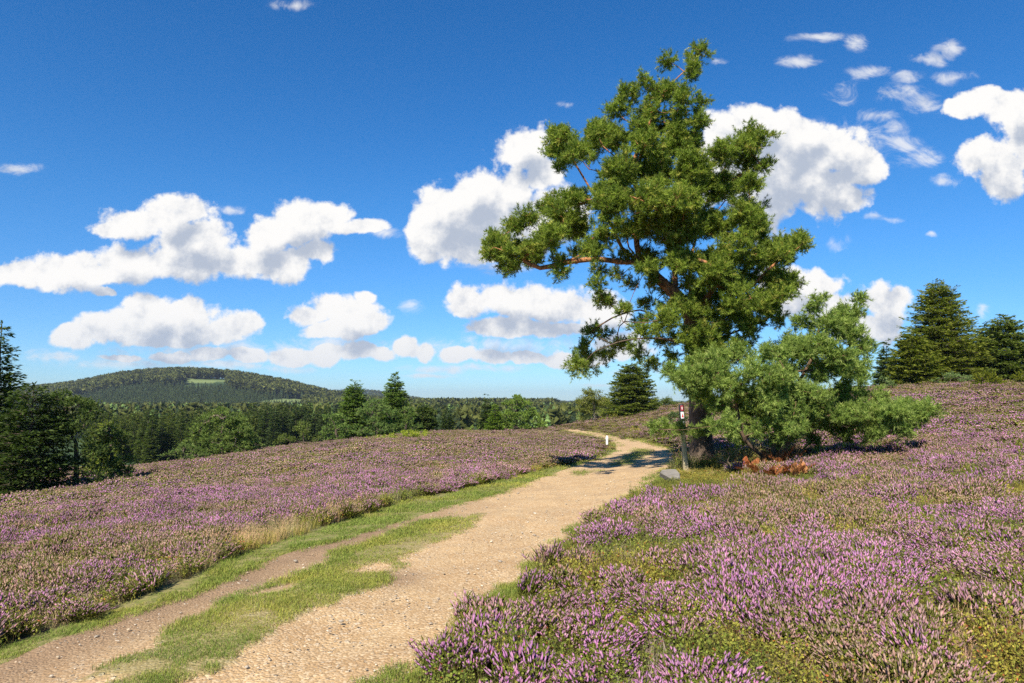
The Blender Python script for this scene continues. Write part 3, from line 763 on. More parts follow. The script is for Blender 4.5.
def pine_from(sk, pads, root, name, label, cat, tuftn, shoots, c1, c2, tipc, seed, bark, nlen=.07, wid=.0035, nn=26, slen=.17, trunkr=.33, trunk_nodes=None, group=None, young=.08, tip=.0065):
    r = np.random.default_rng(seed); tuft_pts = []
    order = sorted(pads, key=lambda q: np.min(np.linalg.norm(np.array(sk.p) - q[0], axis=1)))
    for c, ax in order:
        if np.min(np.linalg.norm(np.array(sk.p) - c, axis=1)) > .25: sk.grow(c, .25, .12, r)
        vol = (ax[0] * ax[1] * ax[2]) ** (1 / 3); m = max(5, int(tuftn * (vol / .5) ** 2))
        for _ in range(m):
            q = r.normal(0, 1, 3); q /= np.linalg.norm(q); q *= r.uniform(.35, 1.0) ** .6 * (1.0 if r.uniform() < .86 else r.uniform(1.15, 1.5))
            t = c + q * ax; i = sk.grow(t, .14, .06, r, bias=.4, wob=.02); tuft_pts.append(i)
    rad = sk.radii(tip); sc_ = trunkr / rad[0] if trunkr else 1
    # keep twigs thin but bring the trunk to its width
    f = np.clip((np.log(rad) - math.log(tip)) / (math.log(rad[0]) - math.log(tip)), 0, 1); rad = rad * sc_ ** (f ** (2.6 if trunkr < .2 else 3.0))
    Pn = np.array(sk.p); par = np.array(sk.par)
    if trunk_nodes is not None: tn = set(range(0, trunk_nodes + 1))
    else: tn = set()
    e = empty(name, root); tag(e, label, cat, group)
    off = np.array(root, float)
    tv, tf = sk.tubes(rad, [i for i in range(len(Pn)) if i in tn], 14); 
    # root flare and bark relief on the trunk
    zz = tv[:, 2] - off[2]
    cx = np.interp(zz, Pn[sorted(tn), 2] - off[2], Pn[sorted(tn), 0]); cy = np.interp(zz, Pn[sorted(tn), 2] - off[2], Pn[sorted(tn), 1])
    fl = 1 + .55 * np.exp(-np.clip(zz, 0, 9) / .35); th = np.arctan2(tv[:, 1] - cy, tv[:, 0] - cx); fl = fl * (1 + .07 * np.sin(th * 3 + 1) + .05 * np.sin(th * 7 + zz))
    low = zz < 2.5
    tv[low, 0] = cx[low] + (tv[low, 0] - cx[low]) * fl[low]; tv[low, 1] = cy[low] + (tv[low, 1] - cy[low]) * fl[low]
    tv[zz < .25, 2] -= .15
    tr = mesh('trunk', tv - off, tf, bark, parent=e, smooth=True)
    bi = [i for i in range(1, len(Pn)) if i not in tn]
    thick = [i for i in bi if rad[i] > .03]; thin = [i for i in bi if rad[i] <= .03]
    v1, f1 = sk.tubes(rad, thick, 8); v2, f2 = sk.tubes(rad, thin, 4)
    mesh('branches', np.concatenate([v1, v2]) - off, np.concatenate([f1, f2 + len(v1)]), bark, parent=e, smooth=True)
    # shoots
    tp = np.array(tuft_pts); base = Pn[tp]; dr = base - Pn[par[tp]]; dr /= (np.linalg.norm(dr, axis=1, keepdims=True) + 1e-9)
    pos = []; dd = []
    for s_ in range(shoots):
        q = r.normal(0, 1, (len(tp), 3)) * .75 + dr * .75 + np.array([0, 0, .50]); q /= np.linalg.norm(q, axis=1, keepdims=True)
        pos.append(base + r.normal(0, .05, base.shape)); dd.append(q)
    # shoots along the twigs behind the tip
    for s_ in range(shoots // 3):
        pp = par[tp]; q = r.normal(0, 1, (len(tp), 3)) + dr * .5 + np.array([0, 0, .4]); q /= np.linalg.norm(q, axis=1, keepdims=True)
        pos.append(Pn[pp] + r.normal(0, .04, base.shape)); dd.append(q)
    pos = np.concatenate(pos); dd = np.concatenate(dd); L = slen * r.uniform(.6, 1.25, len(pos))
    V, F_, C = needles(pos, dd, L, nn, nlen, wid, c1, c2, r, tipc, young=young)
    V2, f_ = None, None
    mesh('crown', V - off, F_, M['needle'], parent=e, col=C)
    return e, len(pos)

# main pine ---------------------------------------------------------------
pine_xy = P(703, 470, 21.5)[:2]; pine_z = hz1(*pine_xy)
post_xy = P(686, 470, 19.6)[:2]
put_plants()

def px_pads(lst, Y, scale, r, thick, fy=1.0):
    out = []
    for u, v, rp in lst:
        rr = rp * Y / F; y = Y + r.uniform(-1, 1) * thick(u, v)
        p = P(u, v, y); out.append((p, np.array([rr, rr * 1.0, rr * .75]) * scale))
    return out

MAINPADS = [(698, 55, 11), (668, 62, 9), (690, 72, 11), (680, 88, 12), (645, 84, 10), (630, 95, 12), (656, 97, 13), (684, 104, 12), (618, 112, 13), (645, 118, 15), (674, 122, 14), (703, 103, 8), (698, 122, 10),
 (598, 132, 10), (560, 140, 9), (568, 158, 10), (586, 150, 12), (553, 150, 6), (612, 140, 16), (645, 145, 17), (680, 145, 17), (625, 172, 18), (660, 172, 18), (693, 172, 17), (722, 155, 14), (746, 146, 13), (764, 138, 10), (748, 166, 11), (748, 184, 11), (716, 186, 17),
 (680, 200, 18), (645, 202, 17), (611, 203, 17), (577, 204, 15), (550, 207, 12), (530, 214, 9), (514, 228, 11), (495, 240, 9), (498, 254, 10), (520, 246, 12), (545, 240, 14), (572, 228, 15), (604, 228, 15), (640, 228, 14), (674, 228, 18), (708, 222, 18), (742, 212, 15), (757, 228, 14), (737, 246, 17), (765, 252, 14), (785, 255, 11), (800, 242, 9), (782, 243, 9),
 (510, 262, 8), (535, 255, 10), (560, 262, 9), (590, 248, 10), (640, 262, 8), (682, 262, 14), (715, 268, 17), (750, 275, 16), (778, 282, 12), (795, 284, 8), (765, 305, 14), (740, 300, 16), (710, 300, 14), (752, 325, 12), (776, 318, 10), (722, 330, 12), (690, 322, 9),
 (592, 332, 7), (584, 347, 7), (588, 362, 9), (580, 370, 5), (604, 356, 8), (620, 346, 8), (646, 302, 7), (628, 312, 6), (600, 300, 4), (640, 334, 8), (666, 340, 9), (650, 362, 7), (696, 350, 9), (672, 355, 6), (700, 300, 12), (720, 345, 12), (700, 365, 9), (730, 312, 14), (690, 285, 10), (745, 342, 10), (712, 318, 12), (668, 318, 9), (684, 336, 8), (702, 388, 8), (711, 405, 7), (690, 378, 5), (616, 275, 6), (655, 285, 7), (598, 283, 5), (668, 305, 7), (705, 335, 9)]
def thick_main(u, v):
    a = max(0, 1 - ((u - 655) / 165) ** 2) ** .5; b = max(0.15, min(1, (v - 40) / 140)); return 2.6 * a * b
r_ = np.random.default_rng(77)
Ym = 21.0
sk = Skeleton([pine_xy[0], pine_xy[1], pine_z - .1])
def C3(u, v, dy=0): return P(u, v, Ym + dy)
trunk_end = sk.chain([C3(701, 440, .45), C3(700, 410, .4), C3(702, 375, .3), C3(700, 345, .2), C3(692, 318, .1), C3(676, 295, 0), C3(655, 276, 0), C3(640, 262, 0)], start=0, step=.35)
tn = trunk_end
a = sk.chain([C3(636, 235, .2), C3(640, 200, .3), C3(632, 172, .2), C3(640, 145, .1), C3(655, 112, 0), C3(668, 88, 0), C3(690, 66, 0)], start=trunk_end, step=.3)
b = sk.chain([C3(622, 248, -.3), C3(612, 226, -.6), C3(600, 205, -.8), C3(585, 180, -.8), C3(570, 155, -.8)], start=trunk_end, step=.3)
c = sk.chain([C3(620, 262, -.4), C3(598, 259, -.6), C3(568, 262, -.8), C3(540, 268, -.9), C3(516, 256, -.9), C3(494, 247, -.9)], start=trunk_end, step=.3)
k0 = sk.nearest(C3(692, 318, .1))
d = sk.chain([C3(712, 290, -.5), C3(730, 262, -.9), C3(748, 235, -1.2), C3(752, 205, -1.2)], start=k0, step=.3)
sk.chain([C3(745, 290, -.6), C3(770, 268, -.9), C3(790, 252, -1.0)], start=sk.nearest(C3(720, 275, -.7)), step=.3)
sk.chain([C3(690, 270, .8), C3(698, 230, 1.2), C3(712, 190, 1.1), C3(735, 155, .7), C3(758, 140, .5)], start=k0, step=.3)
sk.chain([C3(672, 340, -.6), C3(648, 338, -1.0), C3(618, 342, -1.2), C3(594, 352, -1.3)], start=sk.nearest(C3(701, 350, .25)), step=.3)
sk.chain([C3(660, 318, .6), C3(640, 310, .9), C3(612, 318, 1.1), C3(594, 330, 1.1)], start=sk.nearest(C3(696, 330, .15)), step=.3)
sk.chain([C3(740, 330, .5), C3(768, 318, .8), C3(780, 300, .9)], start=sk.nearest(C3(701, 350, .25)), step=.3)
sk.chain([C3(672, 250, 1.0), C3(660, 215, 1.4), C3(662, 180, 1.4)], start=sk.nearest(C3(676, 295, 0)), step=.3)
MAINPADS = [(u, v, r * (1.25 if v > 270 and u < 672 else 1.0)) for u, v, r in MAINPADS] + [(610, 300, 6), (640, 318, 8), (605, 335, 8), (635, 352, 8), (575, 362, 6), (655, 325, 8), (622, 258, 9), (600, 270, 6), (560, 272, 6), (632, 285, 8)]
pads = px_pads(MAINPADS, Ym, 1.0, r_, thick_main)
# boughs hanging in front of the stem
for (u0, v0, rp, dy) in [(700, 356, 12, -1), (716, 376, 12, -1.2), (688, 340, 11, -1), (727, 352, 13, -1.3), (706, 322, 13, -1.3), (742, 322, 13, -1.2), (684, 306, 11, -1.4), (664, 322, 9, -1), (735, 292, 14, -1.4), (702, 282, 13, -1.5), (722, 258, 14, -1.5), (672, 252, 11, -1.2), (700, 396, 9, -.9), (718, 404, 9, -.8), (692, 262, 14, 1.4), (730, 280, 14, 1.6), (700, 300, 14, 1.5), (735, 310, 13, 1.4), (712, 335, 12, 1.3), (670, 290, 11, 1.5), (655, 262, 12, 1.6), (625, 232, 12, 1.5), (650, 216, 12, -1.4), (684, 232, 13, -1.5), (655, 190, 13, -1.4), (690, 205, 13, -1.5), (640, 130, 11, -.8), (655, 110, 10, -.6), (664, 92, 9, -.5), (620, 190, 12, -1.4)]:
    pads.append((P(u0, v0, Ym + dy), np.array([1, 1, .75]) * rp * Ym / F))
# inner and rear pads fill the volume
for _ in range(125):
    u0, v0, rp = MAINPADS[r_.integers(10, 64)]; t = thick_main(u0, v0)
    y = Ym + r_.uniform(-1.15, 1.25) * max(t, .4); pads.append((P(u0 + r_.normal(0, 6), v0 + r_.normal(0, 5), y), np.array([1, 1, .7]) * rp * Ym / F * r_.uniform(.7, 1.05)))
pine, npos = pine_from(sk, pads, [pine_xy[0], pine_xy[1], pine_z], 'scots_pine', 'tall Scots pine with leaning orange-barked limbs and ragged crown beside the track', 'pine tree', 30, 10,
    (0.11, 0.165, 0.026), (0.28, 0.34, 0.05), (0.38, 0.37, 0.075), 11, M['bark'], nlen=.10, wid=.0085, nn=26, slen=.21, trunkr=.33, trunk_nodes=tn, tip=.005)
print('main pine shoots', npos)

# young pine in front, right ------------------------------------------------
YP = [(823, 300, 8), (813, 310, 8), (860, 302, 8), (854, 314, 10), (839, 314, 10), (827, 323, 11), (804, 326, 11), (846, 333, 13), (858, 345, 11), (822, 345, 14), (798, 350, 14), (772, 353, 14), (744, 356, 13), (716, 360, 12), (690, 367, 10), (670, 373, 7), (680, 382, 8),
 (700, 378, 12), (724, 380, 13), (752, 378, 14), (781, 375, 15), (816, 369, 16), (845, 367, 14), (858, 380, 12), (872, 397, 11), (845, 397, 16), (804, 399, 18), (772, 400, 16), (742, 400, 15), (722, 405, 11), (757, 418, 14), (786, 420, 16), (816, 414, 17), (840, 424, 14), (858, 418, 14), (874, 430, 10), (892, 413, 12), (909, 408, 10), (925, 410, 9), (905, 424, 9), (888, 428, 8), (795, 434, 9), (757, 430, 9), (735, 418, 9),
 (740, 436, 9), (775, 444, 8), (815, 440, 9), (730, 430, 9), (845, 436, 8), (655, 429, 5), (668, 429, 6), (680, 429, 3.5), (697, 434, 4), (712, 428, 6), (724, 424, 8), (705, 395, 9), (920, 418, 7)]
Yy = 18.6; yxy = P(772, 470, Yy)[:2]; yz = hz1(*yxy)
sk = Skeleton([yxy[0], yxy[1], yz - .05])
def D3(u, v, dy=0): return P(u, v, Yy + dy)
te = sk.chain([D3(775, 440), D3(782, 410, .1), D3(800, 380, .1), D3(815, 350, .1), D3(820, 318, 0)], start=0, step=.25)
sk.chain([D3(745, 440, -.3), D3(738, 415, -.4), D3(730, 385, -.5), D3(700, 372, -.5)], start=1, step=.2)
sk.chain([D3(800, 430, -.4), D3(835, 415, -.5), D3(870, 415, -.6), D3(905, 412, -.6)], start=1, step=.2)
sk.chain([D3(750, 425, -.5), D3(715, 426, -.6), D3(680, 430, -.6), D3(658, 429, -.6)], start=sk.nearest(D3(745, 440, -.3)), step=.2)
sk.chain([D3(790, 420, .5), D3(838, 385, .8), D3(850, 345, .7), D3(858, 312, .6)], start=1, step=.2)
def thick_y(u, v):
    a = max(0, 1 - ((u - 785) / 150) ** 2) ** .5; return 1.7 * a * min(1, max(.2, (v - 285) / 70))
pads = px_pads(YP, Yy, 1.0, r_, thick_y)
for (u0, v0, rp, dy) in [(842, 416, 10, -1), (860, 413, 10, -1), (880, 411, 9, -.95), (898, 411, 8, -.9), (730, 392, 10, -.9), (715, 378, 9, -.9), (745, 400, 10, -.9), (802, 345, 9, -.8), (822, 372, 10, -.8)]:
    pads.append((P(u0, v0, Yy + dy), np.array([1, 1, .75]) * rp * Yy / F))
for _ in range(55):
    u0, v0, rp = YP[r_.integers(4, 44)]; t = thick_y(u0, v0)
    pads.append((P(u0 + r_.normal(0, 5), v0 + r_.normal(0, 4), Yy + r_.uniform(-1.1, 1.1) * max(t, .3)), np.array([1, 1, .7]) * rp * Yy / F * r_.uniform(.7, 1.0)))
_, npos = pine_from(sk, pads, [yxy[0], yxy[1], yz], 'young_pine', 'low spreading young pine with blue-green needles in front of the tall pine', 'pine tree', 38, 10,
    (0.15, 0.225, 0.05), (0.29, 0.365, 0.08), (0.36, 0.42, 0.12), 13, M['bark_young'], nlen=.095, wid=.0078, nn=24, slen=.19, trunkr=.09, trunk_nodes=te, young=.12)
print('young pine shoots', npos)

# ------------------------------------------------------------------ background trees
def cones(A, B, rr, k=3):
    d = B - A; d /= (np.linalg.norm(d, axis=1, keepdims=True) + 1e-9); a = np.cross(d, [0.1, 0.05, 1.]); a /= np.linalg.norm(a, axis=1, keepdims=True); b = np.cross(d, a)
    th = np.arange(k) * 2 * math.pi / k; ring = np.cos(th)[None, :, None] * a[:, None] + np.sin(th)[None, :, None] * b[:, None]
    V = np.concatenate([A[:, None] + ring * rr[:, None, None], B[:, None]], 1).reshape(-1, 3)
    base = np.arange(len(A))[:, None] * (k + 1); j = np.arange(k)[None]
    F_ = np.stack(np.broadcast_arrays(base + j, base + (j + 1) % k, base + k), -1).reshape(-1, 3)
    return V, F_
def conifer(name, u, vbase, Y, vtop, wpx, label, cat='spruce tree', group=None, seed=0, c1=(.035, .06, .018), c2=(.075, .095, .022), dens=1.0, shape=.85, droop=.15, ragged=.25, spr=.30, bare=.0, base_z=None, lean=0.0, trunkm=None, wtop=0.0):
    r = np.random.default_rng(seed + 1000); top = P(u, vtop, Y); gx, gy = top[0], top[1]
    z0 = hz1(gx, gy) if base_z is None else base_z
    Hh = top[2] - z0; Rm = wpx / 2 * Y / F
    e = empty(name, (gx, gy, z0)); tag(e, label, cat, group); c1 = np.array(c1) * [1.8, 1.75, 1.3]; c2 = np.array(c2) * [2.0, 1.95, 1.4]
    n = 9; zs = np.linspace(-.4, Hh, n); rr = np.maximum(.012, .026 * Hh * (1 - zs.clip(0) / Hh)) 
    th = np.arange(8) * math.pi / 4; V = np.stack([np.cos(th)[None] * rr[:, None], np.sin(th)[None] * rr[:, None], np.repeat(zs[:, None], 8, 1)], -1).reshape(-1, 3)
    i = np.arange(n - 1)[:, None]; j = np.arange(8)[None]
    f = np.stack(np.broadcast_arrays(i * 8 + j, i * 8 + (j + 1) % 8, (i + 1) * 8 + (j + 1) % 8, (i + 1) * 8 + j), -1).reshape(-1, 4)
    mesh('trunk', V, f, trunkm or M['bark_dark'], parent=e, smooth=True)
    # whorls of branches
    px_m = Y / F; sl = max(spr, 2.3 * px_m) ; wsp = max(.30, 2.6 * px_m) / dens
    z = Hh * (bare + .03); Pk = []; Dk = []; Sk = []; Wk = []; B0 = []; B1 = []; BR = []
    while z < Hh * .985:
        q = z / Hh; rad = Rm * ((1 - q) ** shape * (1 - wtop) + wtop * (1 - q ** 3)) * (1 - .35 * max(0, .12 - q) / .12)
        nb = min(24, max(5, int(2 * math.pi * rad / (wsp * .85)))); off = r.uniform(0, 6.28); zl = r.normal(0, .10)
        for b in range(nb):
            a = off + b * 6.283 / nb + r.normal(0, .12); L = rad * r.uniform(1 - ragged, 1 + ragged * .5) * (1 + zl) + .12
            d = np.array([math.cos(a), math.sin(a), 0]); rise = .30 * q - droop + r.normal(0, .13); side = np.array([-d[1], d[0], 0]); m = max(3, int(L / (wsp * .5)))
            P0 = np.array([0, 0, max(.1, z + r.normal(0, wsp * .75))]); T = np.linspace(.15, 1.0, m)
            pts = P0 + d * (L * T)[:, None] + np.array([0, 0, 1.]) * (rise * L * T + .10 * L * T * T)[:, None]
            B0.append(P0); B1.append(pts[-1]); BR.append(max(.010, .016 * L)); Pk.append(pts); Dk.append(np.tile(d, (m, 1))); Sk.append(np.tile(side, (m, 1))); Wk.append((1 - T) * .55 * L + sl * .5)
        z += wsp * r.uniform(.9, 1.3)
    ns = 6; Pk = np.repeat(np.concatenate(Pk), ns, 0); Dk = np.repeat(np.concatenate(Dk), ns, 0); Sk = np.repeat(np.concatenate(Sk), ns, 0); Wk = np.repeat(np.concatenate(Wk), ns)
    n = len(Pk); sg = r.uniform(-1, 1, n) * Wk * .8
    c0 = Pk + Sk * sg[:, None] + Dk * r.normal(0, .08, (n, 1)); c0[:, 2] += -np.abs(sg) * .12 + r.normal(0, .035, n)
    dv = Dk * r.uniform(.4, 1.1, (n, 1)) + Sk * (np.sign(sg) * r.uniform(.1, .9, n))[:, None]; dv[:, 2] += r.uniform(-.35, .30, n)
    Lz = 10; ex = np.zeros((Lz, 3)); ex[:, 2] = Hh * r.uniform(.95, 1.0, Lz); ed = r.normal(0, .5, (Lz, 3)) + [0, 0, .9]
    c0 = np.concatenate([c0, ex]); dv = np.concatenate([dv, ed]); n += Lz; dv /= np.linalg.norm(dv, axis=1, keepdims=True)
    nv = np.cross(dv, r.normal(0, 1, (n, 3)) * .5 + [0, 0, .8]); nv /= np.linalg.norm(nv, axis=1, keepdims=True)
    LL = sl * r.uniform(.7, 1.3, (n, 1)); ww = LL * r.uniform(.12, .22, (n, 1))
    V = np.stack([c0, c0 + dv * LL * .45 + nv * ww, c0 + dv * LL, c0 + dv * LL * .45 - nv * ww], 1)
    kk = r.uniform(size=(n, 1)); Cs = (np.array(c1) * (1 - kk) + np.array(c2) * kk) * r.uniform(.75, 1.25, (n, 1))
    V = V.reshape(-1, 3); F_ = np.arange(len(V)).reshape(-1, 4); C = np.repeat(Cs, 4, 0)
    mesh('crown', V, F_, M['needle'], parent=e, col=C)
    v, f = cones(np.array(B0), np.array(B1), np.array(BR)); mesh('branches', v, f, trunkm or M['bark_dark'], parent=e)
    return e

def bushy(name, u, vbase, Y, label, cat, blobs, group=None, seed=0, c1=(.04, .075, .022), c2=(.08, .12, .032), leaf='needle', tuft=None, ntuft=1.0, trunkpx=3, trunkm=None, tipc=None, upb=.45, depth=.8, base=None, trunk_top=None, open_=0.0):
    """rounded tree or shrub: blobs are (u, v, radius px); limbs reach each, tufts on and in each blob"""
    r = np.random.default_rng(seed + 3000)
    b0 = P(u, vbase, Y); z0 = hz1(b0[0], b0[1]); root = np.array([b0[0], b0[1], z0 if base is None else base])
    e = empty(name, root); tag(e, label, cat, group); kb = 1.45 if 'pine' in name and Y > 45 else 1.0; c1 = np.array(c1) * [1.6 * kb, 1.5 * kb, 1.2 * kb]; c2 = np.array(c2) * [1.8 * kb, 1.6 * kb, 1.3 * kb]
    s = Skeleton(root - [0, 0, .15]); pm = Y / F
    us = [b[0] for b in blobs]; cu = (min(us) + max(us)) / 2; hw = max(1, (max(us) - min(us)) / 2)
    tt = trunk_top or (u, (vbase + min(b[1] for b in blobs)) / 2)
    top = P(tt[0], tt[1], Y); top[2] = max(top[2], root[2] + .3)
    s.chain([(root + top) / 2 + r.normal(0, .06, 3) * [1, 1, 0], top], start=0, step=.3 if Y < 60 else .6)
    ntr = len(s.p)
    tf = tuft or max(.17, 2.6 * pm); pos = []; dd = []
    bl = []
    for (bu, bv, br) in blobs:
        a = max(.15, 1 - ((bu - cu) / hw) ** 2 * .85) ** .5; dp = depth * hw * pm * a
        bl.append((P(bu, bv, Y + r.uniform(-.5, .3) * dp), br * pm))
        if br > 4 and dp > br * pm:
            bl.append((P(bu + r.normal(0, br * .3), bv + r.normal(0, br * .25), Y + dp * r.uniform(.4, .9)), br * pm * .95)); bl.append((P(bu + r.normal(0, br * .3), bv + r.normal(0, br * .25), Y - dp * r.uniform(.5, .9)), br * pm * .8))
    for c, rr in bl:
        c = c.copy(); gz = hz1(c[0], c[1]); c[2] = max(c[2], gz + rr * .35)
        s.grow(c, .3 if Y < 60 else .6, .1, r, bias=.6)
        m = max(8, int(ntuft * 24 * (rr / tf) ** 2 * .42))
        nc = max(4, int(5 + 1.2 * rr / tf)); qc = r.normal(0, 1, (nc, 3)); qc[:, 2] = qc[:, 2] * .8 + .15; qc /= np.linalg.norm(qc, axis=1, keepdims=True); qc *= r.uniform(.55, 1.0, (nc, 1))
        w_ = r.integers(0, nc, m); q = qc[w_] + r.normal(0, 1, (m, 3)) * np.array([.25, .25, .13]); p = c + q * np.array([rr, rr, rr * .78])
        p[:, 2] = np.where(p[:, 2] < gz, gz + np.abs(gz - p[:, 2]) * .3, p[:, 2])
        dq = q / (np.linalg.norm(q, axis=1, keepdims=True) + 1e-9) * .8 + np.array([0, 0, upb]) + r.normal(0, .35, (m, 3)); dq /= np.linalg.norm(dq, axis=1, keepdims=True)
        pos.append(p); dd.append(dq)
        for pp in p[::max(6, m // 7)]: s.grow(pp, .5, .05, r, bias=.4)
    rad = s.radii(.006 if Y < 60 else .010); rad = rad * (trunkpx / 2 * pm / rad[0]) ** np.clip((np.log(rad) - math.log(rad.min())) / (math.log(rad[0]) - math.log(rad.min()) + 1e-6), 0, 1) ** 1.25
    v, f = s.tubes(rad, list(range(1, ntr)), 8); mesh('trunk', v - root, f, trunkm or M['bark_dark'], parent=e, smooth=True)
    if len(s.p) > ntr:
        v, f = s.tubes(rad, list(range(ntr, len(s.p))), 4); mesh('branches', v - root, f, trunkm or M['bark_dark'], parent=e, smooth=True)
    pos = np.concatenate(pos); dd = np.concatenate(dd); n = len(pos)
    if leaf == 'needle':
        V, F_, C = needles(pos, dd, np.full(n, tf * .75) * r.uniform(.6, 1.3, n), 16, tf * .45, tf * .12, c1, c2, r, tipc or c2, young=.08)
    else:
        k = 9; q = r.normal(0, 1, (n, k, 3)); q *= tf * .38; c0 = pos[:, None] + q; d_ = r.normal(0, 1, (n, k, 3)); d_ /= np.linalg.norm(d_, axis=2, keepdims=True)
        nv = np.cross(d_, r.normal(0, 1, (n, k, 3))); nv /= np.linalg.norm(nv, axis=2, keepdims=True); LL = tf * .42
        V = np.stack([c0, c0 + d_ * LL * .5 + nv * LL * .35, c0 + d_ * LL, c0 + d_ * LL * .5 - nv * LL * .35], 2).reshape(-1, 3); F_ = np.arange(len(V)).reshape(-1, 4)
        kk = r.uniform(size=(n, 1, 1)); cc = (np.array(c1) * (1 - kk) + np.array(c2) * kk) * r.uniform(.75, 1.25, (n, k, 1)); C = np.repeat(cc, 4, 1).reshape(-1, 3) if False else np.repeat(cc[:, :, None], 4, 2).reshape(-1, 3)
    mesh('crown', V - root, F_, M['needle'] if leaf == 'needle' else M['leaf'], parent=e, col=C)
    return e

DK = dict(c1=(.018, .032, .012), c2=(.040, .058, .016))
GL = 'trees at the left edge of the heather slope'
conifer('spruce', 2, 492, 33, 322, 62, 'tall narrow spruce cut by the left edge of the photo', group=GL, seed=1, c1=(.03, .05, .014), c2=(.075, .09, .02), spr=.22, shape=.75)
conifer('spruce', -45, 496, 31, 300, 95, 'tall spruce standing beyond the left edge, its branches reaching into view', group=GL, seed=2, spr=.24, **DK)
conifer('spruce', 34, 488, 31.5, 384, 74, 'broad dark spruce low beside the tall narrow spruce', group=GL, seed=3, spr=.2, shape=.5, wtop=.3, **DK)
bushy('young_pine', 76, 486, 33, 'dark bushy pine with pale shoot tips right of the low dark spruce', 'pine tree', [(60, 400, 11), (75, 408, 14), (58, 420, 18), (84, 428, 18), (62, 445, 20), (90, 452, 18), (70, 468, 18), (95, 472, 13), (50, 470, 16), (92, 412, 9)], group=GL, seed=4, c1=(.04, .07, .025), c2=(.085, .12, .038), tipc=(.22, .28, .08), trunkpx=5)
bushy('young_pine', 112, 478, 35, 'bushy pine with sunlit tips at the right end of the left tree group', 'pine tree', [(108, 430, 8), (118, 438, 9), (128, 447, 8), (108, 448, 14), (122, 460, 12), (105, 466, 14), (125, 470, 8), (98, 440, 8)], group=GL, seed=5, c1=(.045, .075, .025), c2=(.10, .14, .04), tipc=(.24, .30, .08), trunkpx=4)
conifer('spruce', 106, 462, 47, 420, 34, 'small yellow-green spruce peeking out behind the left pine bushes', group=GL, seed=6, c1=(.07, .09, .02), c2=(.12, .14, .03), spr=.2)
# large round pine and low pines on the rim
bushy('round_pine', 222, 452, 64, 'large round-topped pine with layered crown on the rim of the left slope', 'pine tree', [(222, 415, 9), (236, 420, 9), (210, 421, 8), (200, 430, 8), (222, 428, 12), (242, 430, 9), (196, 438, 8), (212, 440, 11), (232, 440, 12), (250, 438, 8), (222, 450, 9), (244, 449, 8), (205, 449, 7), (256, 444, 5)], seed=7, c1=(.05, .085, .025), c2=(.095, .13, .04), trunkpx=4, trunkm=M['bark_dark'])
bushy('low_pine', 184, 452, 62, 'low spreading pine bush left of the large round pine', 'pine bush', [(176, 452, 5), (184, 449, 6), (194, 452, 6), (168, 456, 4), (190, 456, 6), (203, 455, 5)], seed=8, group='low pine bushes on the rim', c1=(.05, .085, .03), c2=(.09, .125, .045), trunkpx=2)
bushy('low_pine', 268, 450, 66, 'low pine bush right of the large round pine', 'pine bush', [(256, 451, 4), (266, 449, 4), (276, 450, 3.5), (284, 449, 3)], seed=9, group='low pine bushes on the rim', c1=(.05, .085, .03), c2=(.09, .125, .045), trunkpx=2)
# middle group
GM = 'trees in the middle group beyond the heather'
conifer('spruce', 395, 436, 84, 374, 46, 'tallest spruce of the middle group with a pointed leader', group=GM, seed=10, c1=(.045, .08, .02), c2=(.085, .12, .03), shape=.8, ragged=.4)
conifer('spruce', 355, 438, 86, 383, 44, 'second tallest spruce of the middle group, left of the tallest', group=GM, seed=11, c1=(.045, .08, .02), c2=(.085, .12, .03), shape=.6, ragged=.4)
bushy('round_pine', 376, 438, 78, 'leafy light green pine between the two pointed spruces of the middle group', 'pine tree', [(366, 412, 8), (378, 405, 7), (388, 414, 8), (372, 424, 9), (386, 428, 8), (362, 430, 7), (396, 430, 8)], group=GM, seed=12, c1=(.05, .09, .03), c2=(.09, .13, .045))
bushy('round_pine', 336, 440, 80, 'low rounded pine at the left end of the middle group', 'pine tree', [(330, 418, 7), (340, 420, 8), (334, 428, 9), (346, 430, 8), (328, 434, 7), (340, 436, 7)], group=GM, seed=13, c1=(.05, .09, .03), c2=(.095, .14, .045))
bushy('round_pine', 406, 438, 80, 'pine bush right of the tallest spruce in the middle group', 'pine tree', [(404, 412, 7), (412, 418, 7), (404, 424, 8), (414, 428, 7), (402, 433, 6)], group=GM, seed=14, c1=(.04, .075, .022), c2=(.08, .115, .035))
conifer('spruce', 424, 434, 90, 404, 28, 'dark stocky spruce at the right end of the middle group', group=GM, seed=15, shape=.5, wtop=.4, c1=(.025, .045, .014), c2=(.06, .08, .022))
conifer('spruce', 447, 433, 100, 410, 17, 'small dark spruce standing alone right of the middle group', seed=16, shape=.6, **DK)
bushy('broadleaf_sapling', 303, 442, 88, 'light green sapling with thin trunk in front of the dark spruce belt', 'tree', [(303, 424, 5), (308, 429, 5), (298, 430, 5), (304, 434, 4)], seed=17, leaf='leaf', c1=(.07, .10, .025), c2=(.11, .15, .04), trunkpx=1.2)
bushy('broadleaf_sapling', 290, 444, 84, 'low wide green shrub left of the light green sapling', 'shrub', [(284, 438, 5), (294, 440, 4), (276, 442, 3), (314, 440, 3.5), (320, 438, 3)], seed=18, leaf='leaf', c1=(.05, .08, .02), c2=(.09, .12, .03), trunkpx=1.2)
bushy('juniper_bush', 408, 443, 66, 'long low yellow-green bush lying on the left heather field', 'bush', [(358, 442, 3), (368, 440, 4), (380, 438.5, 4.5), (392, 438.5, 5), (404, 436, 5.5), (414, 435, 5.5), (425, 437.5, 5), (437, 439, 4), (447, 440, 3)], seed=19, c1=(.13, .18, .02), c2=(.21, .25, .03), leaf='leaf', trunkpx=1.5)
GP = 'trees in the small clump at the centre'
